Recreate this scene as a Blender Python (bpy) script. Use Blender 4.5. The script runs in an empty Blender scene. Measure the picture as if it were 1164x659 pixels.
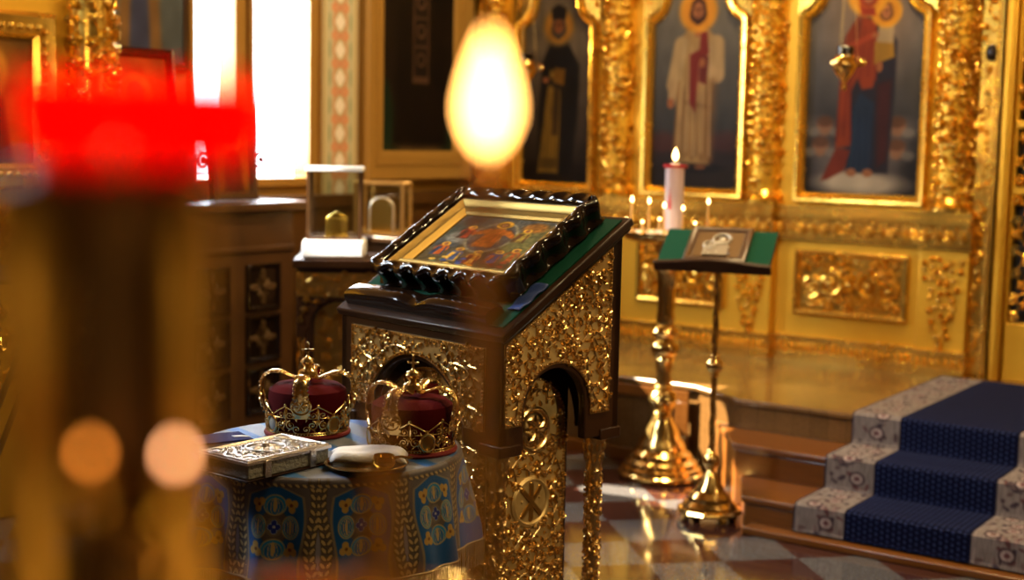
import bpy, math, random
import numpy as np
from mathutils import Vector, Matrix

PI = math.pi
R = math.radians
sc = bpy.context.scene
col = sc.collection
vs = sc.view_settings
sc.display_settings.display_device = 'sRGB'
vs.view_transform = 'Standard'
vs.look = 'None'
vs.gamma = 1.0
vs.use_curve_mapping = False
vs.exposure = 0.0
try:
    sc.cycles.use_denoising = True
    sc.cycles.sample_clamp_indirect = 6.0
    sc.cycles.max_bounces = 7
    sc.cycles.glossy_bounces = 3
    sc.cycles.caustics_reflective = False
    sc.cycles.caustics_refractive = False
    sc.cycles.transparent_max_bounces = 12
except Exception:
    pass

ROT = R(-34.5)                     # the church's own axes: x along the icon screen, y towards it
CR, SR = math.cos(ROT), math.sin(ROT)


def W(x, y, z=0.0):                # church axes to world
    return Vector((x * CR - y * SR, x * SR + y * CR, z))


# ------------------------------------------------------------------ materials
def lin(c):
    return tuple(((v / 12.92) if v <= 0.04045 else ((v + 0.055) / 1.055) ** 2.4) for v in c)


def hexc(r, g, b):
    return lin((r / 255, g / 255, b / 255))


def mat(name, c, rough=0.5, metal=0.0, c2=None, nscale=8.0, bump=0.0, bscale=60.0, spec=0.5, coat=0.0, sheen=0.0, rvar=0.0):
    m = bpy.data.materials.new(name)
    m.use_nodes = True
    nt = m.node_tree
    b = nt.nodes['Principled BSDF']
    b.inputs['Base Color'].default_value = (*c, 1)
    b.inputs['Roughness'].default_value = rough
    b.inputs['Metallic'].default_value = metal
    b.inputs['Specular IOR Level'].default_value = spec
    if coat:
        b.inputs['Coat Weight'].default_value = coat
        b.inputs['Coat Roughness'].default_value = 0.06
    if sheen:
        b.inputs['Sheen Weight'].default_value = sheen
    tc = nt.nodes.new('ShaderNodeTexCoord')
    if c2 is not None or rvar:
        n = nt.nodes.new('ShaderNodeTexNoise')
        n.inputs['Scale'].default_value = nscale
        n.inputs['Detail'].default_value = 4
        nt.links.new(tc.outputs['Object'], n.inputs['Vector'])
        if c2 is not None:
            r = nt.nodes.new('ShaderNodeValToRGB')
            r.color_ramp.elements[0].position = 0.35
            r.color_ramp.elements[1].position = 0.65
            r.color_ramp.elements[0].color = (*c, 1)
            r.color_ramp.elements[1].color = (*c2, 1)
            nt.links.new(n.outputs['Fac'], r.inputs['Fac'])
            nt.links.new(r.outputs['Color'], b.inputs['Base Color'])
        if rvar:
            mr = nt.nodes.new('ShaderNodeMapRange')
            mr.inputs[1].default_value = 0.3
            mr.inputs[2].default_value = 0.7
            mr.inputs[3].default_value = max(0.02, rough - rvar)
            mr.inputs[4].default_value = rough + rvar
            nt.links.new(n.outputs['Fac'], mr.inputs[0])
            nt.links.new(mr.outputs[0], b.inputs['Roughness'])
    if bump:
        n2 = nt.nodes.new('ShaderNodeTexNoise')
        n2.inputs['Scale'].default_value = bscale
        n2.inputs['Detail'].default_value = 3
        nt.links.new(tc.outputs['Object'], n2.inputs['Vector'])
        bp = nt.nodes.new('ShaderNodeBump')
        bp.inputs['Strength'].default_value = bump
        bp.inputs['Distance'].default_value = 0.01
        nt.links.new(n2.outputs['Fac'], bp.inputs['Height'])
        nt.links.new(bp.outputs['Normal'], b.inputs['Normal'])
    return m


def emat(name, c, strength):
    m = bpy.data.materials.new(name)
    m.use_nodes = True
    nt = m.node_tree
    nt.nodes.remove(nt.nodes['Principled BSDF'])
    e = nt.nodes.new('ShaderNodeEmission')
    e.inputs['Color'].default_value = (*c, 1)
    e.inputs['Strength'].default_value = strength
    nt.links.new(e.outputs[0], nt.nodes['Material Output'].inputs['Surface'])
    return m


def glassmat(name, tint, gloss=0.1, rough=0.02, milk=0.0, milkc=(1, 1, 1)):
    m = bpy.data.materials.new(name)
    m.use_nodes = True
    nt = m.node_tree
    nt.nodes.remove(nt.nodes['Principled BSDF'])
    t = nt.nodes.new('ShaderNodeBsdfTransparent')
    t.inputs['Color'].default_value = (*tint, 1)
    g = nt.nodes.new('ShaderNodeBsdfGlossy')
    g.inputs['Roughness'].default_value = rough
    mx = nt.nodes.new('ShaderNodeMixShader')
    mx.inputs[0].default_value = gloss
    nt.links.new(t.outputs[0], mx.inputs[1])
    nt.links.new(g.outputs[0], mx.inputs[2])
    out = mx.outputs[0]
    if milk:
        d = nt.nodes.new('ShaderNodeBsdfTranslucent')
        d.inputs['Color'].default_value = (*milkc, 1)
        d2 = nt.nodes.new('ShaderNodeBsdfDiffuse')
        d2.inputs['Color'].default_value = (*milkc, 1)
        ma = nt.nodes.new('ShaderNodeMixShader')
        ma.inputs[0].default_value = 0.4
        nt.links.new(d.outputs[0], ma.inputs[1])
        nt.links.new(d2.outputs[0], ma.inputs[2])
        m2 = nt.nodes.new('ShaderNodeMixShader')
        m2.inputs[0].default_value = milk
        nt.links.new(out, m2.inputs[1])
        nt.links.new(ma.outputs[0], m2.inputs[2])
        out = m2.outputs[0]
    nt.links.new(out, nt.nodes['Material Output'].inputs['Surface'])
    return m


def colmat(name, rough=0.5, metal=0.0, bump=0.0, bscale=400.0, sheen=0.0, spec=0.4):
    m = mat(name, (0.5, 0.5, 0.5), rough, metal, bump=bump, bscale=bscale, sheen=sheen, spec=spec)
    nt = m.node_tree
    a = nt.nodes.new('ShaderNodeAttribute')
    a.attribute_name = 'Col'
    nt.links.new(a.outputs['Color'], nt.nodes['Principled BSDF'].inputs['Base Color'])
    return m


M = {}
M['gold'] = mat('gilding', (0.98, 0.62, 0.115), 0.24, 0.95, c2=(0.94, 0.54, 0.08), nscale=14, rvar=0.06)
M['goldflat'] = mat('gilded_panel', (0.88, 0.50, 0.045), 0.40, 0.65, c2=(0.80, 0.43, 0.035), nscale=3)
M['oldgold'] = mat('chased_gilt_brass', (0.86, 0.60, 0.24), 0.22, 1.0, c2=(0.74, 0.47, 0.15), nscale=40, bump=0.1, bscale=220)
M['oldgoldbase'] = mat('chased_gilt_ground', (0.60, 0.40, 0.14), 0.46, 0.75, c2=(0.50, 0.32, 0.10), nscale=30, bump=0.08, bscale=260)
M['crowngold'] = mat('crown_gold', (0.92, 0.66, 0.26), 0.2, 1.0, bump=0.08, bscale=300)
M['brass'] = mat('polished_brass', (0.88, 0.60, 0.20), 0.16, 1.0, rvar=0.06, nscale=12)
M['darkbrass'] = mat('dark_brass', (0.50, 0.29, 0.07), 0.3, 1.0)
M['silver'] = mat('chased_silver', (0.72, 0.66, 0.60), 0.28, 1.0, bump=0.3, bscale=200)
M['darkwood'] = mat('dark_varnished_wood', (0.026, 0.009, 0.003), 0.36, 0.0, c2=(0.038, 0.014, 0.004), nscale=6, coat=0.04, spec=0.2)
M['lacquer'] = mat('black_brown_lacquer', (0.010, 0.005, 0.003), 0.12, 0.0, coat=0.3)
M['brownwood'] = mat('brown_panelling', (0.085, 0.036, 0.010), 0.36, 0.0, c2=(0.06, 0.025, 0.008), nscale=5)
M['ochre'] = mat('ochre_frame_paint', (0.36, 0.19, 0.04), 0.4)
M['white'] = mat('white_linen', (0.88, 0.87, 0.86), 0.8, bump=0.2, bscale=150)
M['velvet'] = mat('red_velvet', (0.085, 0.0012, 0.003), 0.9, spec=0.15, bump=0.3, bscale=500)
M['redtrim'] = mat('red_trim', (0.20, 0.004, 0.004), 0.6)
M['greenvelvet'] = mat('green_velvet', (0.0, 0.055, 0.030), 0.85, bump=0.25, bscale=400, spec=0.2)
M['bluecloth'] = mat('blue_cloth', (0.02, 0.05, 0.22), 0.6, bump=0.2, bscale=300)
M['paper'] = mat('page_block', (0.34, 0.33, 0.27), 0.7, bump=0.6, bscale=120)
M['bluebook'] = mat('blue_cover', (0.012, 0.016, 0.10), 0.8, spec=0.15)
M['page'] = mat('white_page', (0.62, 0.64, 0.68), 0.7)
M['wax'] = mat('beeswax', (0.75, 0.36, 0.05), 0.5)
M['wax'].node_tree.nodes['Principled BSDF'].inputs['Transmission Weight'].default_value = 0.25
M['whitewax'] = mat('white_wax', (0.85, 0.72, 0.60), 0.45)
M['wick'] = mat('burnt_wick', (0.01, 0.008, 0.006), 0.9)
M['flame'] = emat('flame', (1.0, 0.44, 0.10), 18.0)
M['stubflamea'] = emat('highlight_flame_orange', (1.0, 0.28, 0.03), 9.0)  # emission for the added highlight flames on the near stand
M['stubflameb'] = emat('highlight_flame_pale', (1.0, 0.42, 0.17), 17.0)
M['stubflamec'] = emat('highlight_flame_yellow', (1.0, 0.42, 0.02), 9.0)
M['smallflame'] = emat('small_flame', (1.0, 0.62, 0.22), 16.0)
M['redplastic'] = mat('red_rim', (0.45, 0.006, 0.012), 0.3)
M['tube'] = glassmat('frosted_tube', (0.95, 0.9, 0.9), 0.08, 0.08, milk=0.66, milkc=(0.84, 0.74, 0.74))
M['glass'] = glassmat('clear_glass', (0.93, 0.95, 0.93), 0.10, 0.01)
M['pane'] = glassmat('window_pane', (0.98, 0.99, 1.0), 0.04, 0.02)
M['redglass'] = glassmat('red_glass', (0.9, 0.01, 0.004), 0.05, 0.05, milk=0.55, milkc=(1.0, 0.012, 0.006))
M['painting'] = colmat('oil_painting', 0.55, spec=0.15)
M['brocade'] = colmat('brocade', 0.42, 0.25, bump=0.35, bscale=700, sheen=0.1)
M['fringe'] = mat('gilt_fringe', (0.42, 0.34, 0.20), 0.45, 0.4)
M['enamel'] = mat('pale_enamel', (0.55, 0.55, 0.48), 0.2)
M['black'] = mat('black_iron', (0.01, 0.009, 0.008), 0.4)
M['plaster'] = mat('warm_plaster', (0.24, 0.12, 0.028), 0.8, c2=(0.20, 0.10, 0.02), nscale=3)
M['ceiling'] = mat('dim_vault_plaster', (0.20, 0.11, 0.03), 0.85)
M['framegilt'] = mat('dull_gilt', (0.30, 0.19, 0.045), 0.40, 0.8)
M['dullsilver'] = mat('dull_silver', (0.36, 0.35, 0.33), 0.45, 0.9)
M['dimbrass'] = mat('tarnished_brass', (0.10, 0.05, 0.012), 0.5, 0.5)
M['darkbrass2'] = mat('tarnished_silver', (0.20, 0.17, 0.14), 0.5, 0.7)
M['trayglare'] = mat('tray_glare', (0.72, 0.62, 0.45), 0.9, bump=0.3, bscale=300)  # pale colour stands in for the sun's glare on the tray
M['reliefbrass'] = mat('satin_brass', (0.70, 0.42, 0.08), 0.40, 0.7)


def wood_planks(name, c1, c2, rough, sx, sy, rot=0.0, coat=0.0):
    m = mat(name, c1, rough, coat=coat)
    nt = m.node_tree
    b = nt.nodes['Principled BSDF']
    tc = nt.nodes.new('ShaderNodeTexCoord')
    mp = nt.nodes.new('ShaderNodeMapping')
    mp.inputs['Rotation'].default_value[2] = rot
    nt.links.new(tc.outputs['Object'], mp.inputs['Vector'])
    br = nt.nodes.new('ShaderNodeTexBrick')
    br.inputs['Color1'].default_value = (*c1, 1)
    br.inputs['Color2'].default_value = (*c2, 1)
    br.inputs['Mortar'].default_value = (*[v * 0.5 for v in c1], 1)
    br.inputs['Scale'].default_value = 1.0
    br.inputs['Mortar Size'].default_value = 0.0015
    br.inputs['Brick Width'].default_value = sx
    br.inputs['Row Height'].default_value = sy
    nt.links.new(mp.outputs[0], br.inputs['Vector'])
    n = nt.nodes.new('ShaderNodeTexNoise')
    n.inputs['Scale'].default_value = 5
    mp2 = nt.nodes.new('ShaderNodeMapping')
    mp2.inputs['Scale'].default_value = (1.5, 14, 14)
    nt.links.new(mp.outputs[0], mp2.inputs['Vector'])
    nt.links.new(mp2.outputs[0], n.inputs['Vector'])
    mx = nt.nodes.new('ShaderNodeMixRGB')
    mx.blend_type = 'MULTIPLY'
    mx.inputs[0].default_value = 0.5
    nt.links.new(br.outputs['Color'], mx.inputs[1])
    nt.links.new(n.outputs['Fac'], mx.inputs[2])
    nt.links.new(mx.outputs[0], b.inputs['Base Color'])
    return m


M['oak'] = wood_planks('oak_steps', (0.23, 0.080, 0.012), (0.19, 0.062, 0.009), 0.30, 3.0, 0.3, coat=0.2)
M['parquet'] = wood_planks('oak_platform', (0.26, 0.13, 0.04), (0.19, 0.095, 0.028), 0.27, 1.4, 0.085, rot=PI / 2, coat=0.3)


def floor_mat():
    m = mat('polished_granite_tiles', (0.2, 0.2, 0.2), 0.10, coat=0.3)
    nt = m.node_tree
    b = nt.nodes['Principled BSDF']
    tc = nt.nodes.new('ShaderNodeTexCoord')
    mp = nt.nodes.new('ShaderNodeMapping')
    mp.inputs['Rotation'].default_value[2] = R(45)
    mp.inputs['Location'].default_value = (0.12, 0.05, 0.003)
    nt.links.new(tc.outputs['Object'], mp.inputs['Vector'])
    ch = nt.nodes.new('ShaderNodeTexChecker')
    ch.inputs['Scale'].default_value = 3.3
    ch.inputs['Color1'].default_value = (0.10, 0.097, 0.105, 1)
    ch.inputs['Color2'].default_value = (0.050, 0.018, 0.014, 1)
    nt.links.new(mp.outputs[0], ch.inputs['Vector'])
    n = nt.nodes.new('ShaderNodeTexNoise')
    n.inputs['Scale'].default_value = 90
    n.inputs['Detail'].default_value = 5
    nt.links.new(tc.outputs['Object'], n.inputs['Vector'])
    r = nt.nodes.new('ShaderNodeValToRGB')
    r.color_ramp.elements[0].color = (0.55, 0.55, 0.55, 1)
    r.color_ramp.elements[0].position = 0.35
    r.color_ramp.elements[1].color = (1.35, 1.35, 1.35, 1)
    r.color_ramp.elements[1].position = 0.65
    nt.links.new(n.outputs['Fac'], r.inputs['Fac'])
    mx = nt.nodes.new('ShaderNodeMixRGB')
    mx.blend_type = 'MULTIPLY'
    mx.inputs[0].default_value = 1.0
    nt.links.new(ch.outputs['Color'], mx.inputs[1])
    nt.links.new(r.outputs['Color'], mx.inputs[2])
    nt.links.new(mx.outputs[0], b.inputs['Base Color'])
    return m


M['floor'] = floor_mat()


def carpet_blue():
    m = mat('dotted_blue_carpet', (0.02, 0.04, 0.16), 0.95, bump=0.4, bscale=500, spec=0.08)
    nt = m.node_tree
    b = nt.nodes['Principled BSDF']
    a = nt.nodes.new('ShaderNodeAttribute')
    a.attribute_name = 'Col'
    nt.links.new(a.outputs['Color'], b.inputs['Base Color'])
    return m


M['carpet'] = carpet_blue()


# ------------------------------------------------------------------ mesh builder
class MB:
    def __init__(self):
        self.v = []
        self.f = []
        self.c = None

    def add(self, vs_, fs):
        b = len(self.v)
        self.v.extend([tuple(p) for p in vs_])
        self.f.extend([tuple(b + i for i in f) for f in fs])

    def box(self, x0, x1, y0, y1, z0, z1, F=None):
        P = [(x, y, z) for z in (z0, z1) for y in (y0, y1) for x in (x0, x1)]
        if F:
            P = [F(*p) for p in P]
        self.add(P, [(0, 2, 3, 1), (4, 5, 7, 6), (0, 1, 5, 4), (2, 6, 7, 3), (0, 4, 6, 2), (1, 3, 7, 5)])
        return self

    def lathe(self, prof, n=32, c=(0, 0, 0), F=None, cap=True, flute=None):
        vs_ = []
        for (r, z) in prof:
            for k in range(n):
                a = 2 * PI * k / n
                rr = r * (1 + (flute[1] * math.cos(flute[0] * a) if flute else 0))
                p = (c[0] + rr * math.cos(a), c[1] + rr * math.sin(a), c[2] + z)
                vs_.append(F(*p) if F else p)
        fs = []
        for i in range(len(prof) - 1):
            for k in range(n):
                k2 = (k + 1) % n
                fs.append((i * n + k, i * n + k2, (i + 1) * n + k2, (i + 1) * n + k))
        if cap:
            fs.append(tuple(range(n - 1, -1, -1)))
            fs.append(tuple((len(prof) - 1) * n + k for k in range(n)))
        self.add(vs_, fs)
        return self

    def tube(self, path, r, n=6, closed=False):
        P = [Vector(p) for p in path]
        L = len(P)
        rs = r if isinstance(r, (list, tuple)) else [r] * L
        up = None
        vs_ = []
        for i in range(L):
            if closed:
                t = P[(i + 1) % L] - P[i - 1]
            else:
                t = P[min(i + 1, L - 1)] - P[max(i - 1, 0)]
            if t.length < 1e-9:
                t = Vector((0, 0, 1))
            t.normalize()
            if up is None:
                up = Vector((0, 0, 1)) if abs(t.z) < 0.9 else Vector((1, 0, 0))
            s = t.cross(up)
            if s.length < 1e-6:
                s = t.orthogonal()
            s.normalize()
            up = s.cross(t).normalized()
            for k in range(n):
                a = 2 * PI * k / n
                vs_.append(P[i] + (s * math.cos(a) + up * math.sin(a)) * rs[i])
        fs = []
        for i in range(L if closed else L - 1):
            j = (i + 1) % L
            for k in range(n):
                k2 = (k + 1) % n
                fs.append((i * n + k, i * n + k2, j * n + k2, j * n + k))
        if not closed:
            fs.append(tuple(range(n - 1, -1, -1)))
            fs.append(tuple((L - 1) * n + k for k in range(n)))
        self.add(vs_, fs)
        return self

    def ball(self, c, r, n=8, m=5, F=None, sq=(1, 1, 1)):
        vs_ = []
        for i in range(1, m):
            a = PI * i / m
            for k in range(n):
                b = 2 * PI * k / n
                vs_.append((c[0] + r * sq[0] * math.sin(a) * math.cos(b), c[1] + r * sq[1] * math.sin(a) * math.sin(b), c[2] + r * sq[2] * math.cos(a)))
        top = len(vs_)
        vs_ += [(c[0], c[1], c[2] + r * sq[2]), (c[0], c[1], c[2] - r * sq[2])]
        fs = []
        for k in range(n):
            k2 = (k + 1) % n
            fs.append((top, k, k2))
            fs.append((top + 1, (m - 2) * n + k2, (m - 2) * n + k))
            for i in range(m - 2):
                fs.append((i * n + k, (i + 1) * n + k, (i + 1) * n + k2, i * n + k2))
        if F:
            vs_ = [F(*p) for p in vs_]
        self.add(vs_, fs)
        return self

    def prism(self, poly, h0, h1, F):
        n = len(poly)
        area = sum(poly[i][0] * poly[(i + 1) % n][1] - poly[(i + 1) % n][0] * poly[i][1] for i in range(n))
        if area < 0:
            poly = poly[::-1]
        self.add([F(p[0], p[1], h0) for p in poly] + [F(p[0], p[1], h1) for p in poly],
                 [tuple(range(n - 1, -1, -1)), tuple(range(n, 2 * n))] + [(i, (i + 1) % n, n + (i + 1) % n, n + i) for i in range(n)])
        return self

    def sweep(self, path, prof, F, closed=True):
        """profile (offset to the left of the path, height) swept along a flat path with mitres"""
        n = len(path)
        m = len(prof)
        vs_ = []
        for i in range(n):
            p = Vector(path[i][:2])
            a = Vector(path[i - 1][:2]) if (closed or i > 0) else None
            b = Vector(path[(i + 1) % n][:2]) if (closed or i < n - 1) else None
            d1 = (p - a).normalized() if a is not None else (b - p).normalized()
            d2 = (b - p).normalized() if b is not None else d1
            n1 = Vector((-d1.y, d1.x))
            n2 = Vector((-d2.y, d2.x))
            nn = n1 + n2
            if nn.length < 1e-6:
                nn = n1
            nn.normalize()
            k = 1 / max(0.35, nn.dot(n1))
            for (o, h) in prof:
                q = p + nn * o * k
                vs_.append(F(q.x, q.y, h))
        fs = []
        for i in range(n if closed else n - 1):
            j = (i + 1) % n
            for k in range(m - 1):
                fs.append((i * m + k, j * m + k, j * m + k + 1, i * m + k + 1))
        self.add(vs_, fs)
        return self

    # ---- carved ornament, laid on any surface map F(u, v, h)
    def leaf(self, F, u, v, ang, L, Wd, H, bend=0.0):
        st = [(0.0, 0.12, 0.35), (0.28, 0.85, 0.9), (0.55, 1.0, 1.0), (0.8, 0.6, 0.75), (1.0, 0.03, 0.2)]
        vs_ = []
        for (t, w, h) in st:
            a = ang + bend * t
            cu = u + math.cos(ang + bend * t * 0.5) * L * t
            cv = v + math.sin(ang + bend * t * 0.5) * L * t
            px, py = -math.sin(a), math.cos(a)
            vs_.append(F(cu + px * w * Wd, cv + py * w * Wd, 0.0))
            vs_.append(F(cu + px * w * Wd * 0.5, cv + py * w * Wd * 0.5, H * h * 0.95))
            vs_.append(F(cu, cv, H * h * 0.62))
            vs_.append(F(cu - px * w * Wd * 0.5, cv - py * w * Wd * 0.5, H * h * 0.95))
            vs_.append(F(cu - px * w * Wd, cv - py * w * Wd, 0.0))
        fs = []
        for i in range(4):
            for k in range(4):
                fs.append((i * 5 + k, (i + 1) * 5 + k, (i + 1) * 5 + k + 1, i * 5 + k + 1))
        self.add(vs_, fs)

    def bead(self, F, u, v, r, h=0.0, n=6):
        self.ball((u, v, h), r, n, 4, F)

    def flower(self, F, u, v, r, H, n=5, rot=0.0):
        for k in range(n):
            self.leaf(F, u, v, rot + 2 * PI * k / n, r, r * 0.38, H)
        self.bead(F, u, v, r * 0.3, H * 0.7)

    def curl(self, F, u, v, ang, size, H, sgn=1, turns=1.3, n=5):
        N = 15
        pts = []
        rs = []
        for i in range(N):
            t = i / (N - 1)
            rad = size * 0.5 * (1 - 0.8 * t)
            a = ang + sgn * turns * 2 * PI * t
            pts.append(F(u + rad * math.cos(a), v + rad * math.sin(a), H * 0.5))
            rs.append(size * (0.09 - 0.03 * t))
        self.tube(pts, rs, n)
        self.bead(F, u, v, size * 0.14, H * 0.6)

    def grape(self, F, u, v, s, H):
        for (a, b) in ((0, 0), (-0.4, 0.45), (0.4, 0.45), (0, 0.8), (-0.75, 0.9), (0.75, 0.9)):
            self.bead(F, u + a * s * 0.5, v + (b - 0.4) * s * 0.5, s * 0.2, H * 0.4)

    def foliage(self, F, inside, bb, d, H, rng, kinds='lfcg', stems=True, lf=1.0):
        pts = []
        tries = 0
        area = (bb[1] - bb[0]) * (bb[3] - bb[2])
        cell = {}
        while tries < area / (d * d) * 22:
            tries += 1
            u = rng.uniform(bb[0], bb[1])
            v = rng.uniform(bb[2], bb[3])
            if not inside(u, v):
                continue
            k = (int(u / d), int(v / d))
            ok = True
            for a in (-1, 0, 1):
                for b in (-1, 0, 1):
                    for (pu, pv) in cell.get((k[0] + a, k[1] + b), ()):
                        if (pu - u) ** 2 + (pv - v) ** 2 < d * d:
                            ok = False
            if ok:
                cell.setdefault(k, []).append((u, v))
                pts.append((u, v))
        for (u, v) in pts:
            k = rng.choice(kinds)
            a = rng.uniform(0, 2 * PI)
            if k == 'l':
                s = d * rng.uniform(0.75, 1.0) * lf
                for da in (-0.7, 0.0, 0.7):
                    self.leaf(F, u - math.cos(a) * s * 0.45, v - math.sin(a) * s * 0.45, a + da, s * (1.0 if da == 0 else 0.8), s * 0.24, H * rng.uniform(0.7, 1.0), rng.uniform(-0.5, 0.5))
            elif k == 'f':
                self.flower(F, u, v, d * 0.55, H * 0.8, rng.choice((5, 6)), a)
            elif k == 'c':
                self.curl(F, u, v, a, d * 0.95, H, rng.choice((-1, 1)))
            elif k == 'g':
                self.grape(F, u, v, d * 0.8, H)
            elif k == 'b':
                self.bead(F, u, v, d * rng.uniform(0.22, 0.4), H * 0.3)
        if stems:
            for i, (u, v) in enumerate(pts):
                best = sorted(((pu - u) ** 2 + (pv - v) ** 2, pu, pv) for (pu, pv) in pts[max(0, i - 400):i] if abs(pu - u) < 2 * d and abs(pv - v) < 2 * d)[:1]
                for (_, pu, pv) in best:
                    mu, mv = (u + pu) / 2 + (v - pv) * 0.25, (v + pv) / 2 - (u - pu) * 0.25
                    q = []
                    for t in (0, 0.25, 0.5, 0.75, 1):
                        q.append(F((1 - t) ** 2 * u + 2 * t * (1 - t) * mu + t * t * pu, (1 - t) ** 2 * v + 2 * t * (1 - t) * mv + t * t * pv, H * 0.25))
                    self.tube(q, d * 0.085, 5)

    def vine(self, F, inside, bb, sc_, H, rng, tries=500, fill=True):
        """a branching vine: curling stems, paired leaves, blossoms and berries, over an open ground"""
        step = 0.0045 * sc_
        dmin = 0.0105 * sc_
        grid = {}

        def near(u, v, r, skip=None):
            k = (int(u / dmin), int(v / dmin))
            for a in (-2, -1, 0, 1, 2):
                for b in (-2, -1, 0, 1, 2):
                    for (pu, pv, sid) in grid.get((k[0] + a, k[1] + b), ()):
                        if sid != skip and (pu - u) ** 2 + (pv - v) ** 2 < r * r:
                            return True
            return False

        def put(u, v, sid):
            grid.setdefault((int(u / dmin), int(v / dmin)), []).append((u, v, sid))
        nodes = []
        sid = 0
        for tr in range(tries):
            sid += 1
            if nodes and rng.random() < 0.85:
                u, v, a = rng.choice(nodes)
                ang = a + rng.choice((-1, 1)) * rng.uniform(0.6, 1.3)
                free = 4
            else:
                u, v = rng.uniform(bb[0], bb[1]), rng.uniform(bb[2], bb[3])
                if not inside(u, v) or near(u, v, dmin * 1.6):
                    continue
                ang = rng.uniform(0, 2 * PI)
                free = 0
            kap = rng.choice((-1, 1)) * rng.uniform(4, 16) / sc_
            pts = [(u, v, ang)]
            n = rng.randint(9, 22)
            for i in range(n):
                ang += kap * step
                kap *= 1.06
                u += math.cos(ang) * step
                v += math.sin(ang) * step
                if not inside(u, v) or (i >= free and near(u, v, dmin)):
                    break
                pts.append((u, v, ang))
            if len(pts) < 7:
                continue
            for (a, b, c) in pts:
                put(a, b, sid)
            nodes.extend(pts[2:-2])
            L = len(pts)
            self.tube([F(a, b, H * 0.25) for (a, b, c) in pts], [0.0017 * sc_ * (1.15 - 0.5 * i / L) for i in range(L)], 5)
            for i in range(1, L - 1, 2):
                a, b, c = pts[i]
                sg = 1 if (i // 2) % 2 else -1
                l = 0.0125 * sc_ * rng.uniform(0.8, 1.15)
                self.leaf(F, a, b, c + sg * 0.85, l, l * 0.27, H * rng.uniform(0.6, 0.95), sg * 0.5)
            a, b, c = pts[-1]
            k = rng.random()
            if k < 0.45:
                self.flower(F, a, b, 0.0105 * sc_, H * 0.9, rng.choice((5, 6)), c)
            elif k < 0.75:
                self.grape(F, a, b, 0.014 * sc_, H)
            else:
                for da in (-0.7, 0, 0.7):
                    self.leaf(F, a, b, c + da, 0.014 * sc_, 0.0036 * sc_, H)
            for q in range(3):
                put(a + rng.uniform(-1, 1) * dmin * 0.5, b + rng.uniform(-1, 1) * dmin * 0.5, sid)
        if fill:
            for tr in range(tries * 3):
                u, v = rng.uniform(bb[0], bb[1]), rng.uniform(bb[2], bb[3])
                if inside(u, v) and not near(u, v, dmin * 0.95):
                    put(u, v, -tr)
                    a = rng.uniform(0, 2 * PI)
                    if rng.random() < 0.6:
                        self.leaf(F, u, v, a, 0.012 * sc_, 0.0032 * sc_, H * 0.7, 0.5)
                    else:
                        self.bead(F, u, v, 0.0032 * sc_, H * 0.2)

    def beadrow(self, F, path, r, step, closed=False, h=0.0):
        P = list(path) + ([path[0]] if closed else [])
        carry = 0.0
        for i in range(len(P) - 1):
            a, b = P[i], P[i + 1]
            L = math.hypot(b[0] - a[0], b[1] - a[1])
            s = carry
            while s < L:
                t = s / L
                self.ball((a[0] + (b[0] - a[0]) * t, a[1] + (b[1] - a[1]) * t, h), r, 6, 4, F)
                s += step
            carry = s - L

    def build(self, name, m, parent=None, ang=35, bevel=0.0, seg=2, flat=False):
        me = bpy.data.meshes.new(name)
        me.from_pydata(self.v, [], self.f)
        me.validate()
        if not flat:
            me.polygons.foreach_set('use_smooth', [True] * len(me.polygons))
            me.set_sharp_from_angle(angle=R(ang))
        if self.c is not None:
            at = me.color_attributes.new('Col', 'FLOAT_COLOR', 'POINT')
            at.data.foreach_set('color', np.asarray(self.c, dtype=np.float32).ravel())
        me.materials.append(m)
        me.update()
        o = bpy.data.objects.new(name, me)
        col.objects.link(o)
        if parent is not None:
            o.parent = parent
        if bevel:
            b = o.modifiers.new('bevel', 'BEVEL')
            b.width = bevel
            b.segments = seg
            b.limit_method = 'ANGLE'
            b.angle_limit = R(40)
        return o


def fix_normals(o):
    import bmesh
    bm = bmesh.new()
    bm.from_mesh(o.data)
    bmesh.ops.recalc_face_normals(bm, faces=bm.faces)
    bm.to_mesh(o.data)
    bm.free()
    return o


def FR(o, ex, ey, ez):
    o, ex, ey, ez = Vector(o), Vector(ex), Vector(ey), Vector(ez)
    return lambda u, v, h: o + ex * u + ey * v + ez * h


def thing(name, label, cat, loc=(0, 0, 0), rz=0.0, group=None):
    o = bpy.data.objects.new(name, None)
    o.empty_display_size = 0.05
    col.objects.link(o)
    o.location = loc
    o.rotation_euler = (0, 0, rz)
    return tag(o, label, cat, group)


def tag(o, label=None, cat=None, group=None, kind=None):
    if label:
        o['label'] = label
    if cat:
        o['category'] = cat
    if group:
        o['group'] = group
    if kind:
        o['kind'] = kind
    return o


def struct(name, mb, m, rz=ROT, bevel=0.0, label=None):
    o = mb.build(name, m, None, bevel=bevel)
    o.rotation_euler = (0, 0, rz)
    o['kind'] = 'structure'
    if label:
        o['label'] = label
    return o


def copy_thing(root, loc, rz=None, label=None):
    r = root.copy()
    col.objects.link(r)
    r.location = loc
    if rz is not None:
        r.rotation_euler = (0, 0, rz)
    if label:
        r['label'] = label
    for ch in list(root.children):
        c = ch.copy()
        col.objects.link(c)
        c.parent = r
        for g in list(ch.children):
            d = g.copy()
            col.objects.link(d)
            d.parent = c
    return r


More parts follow.
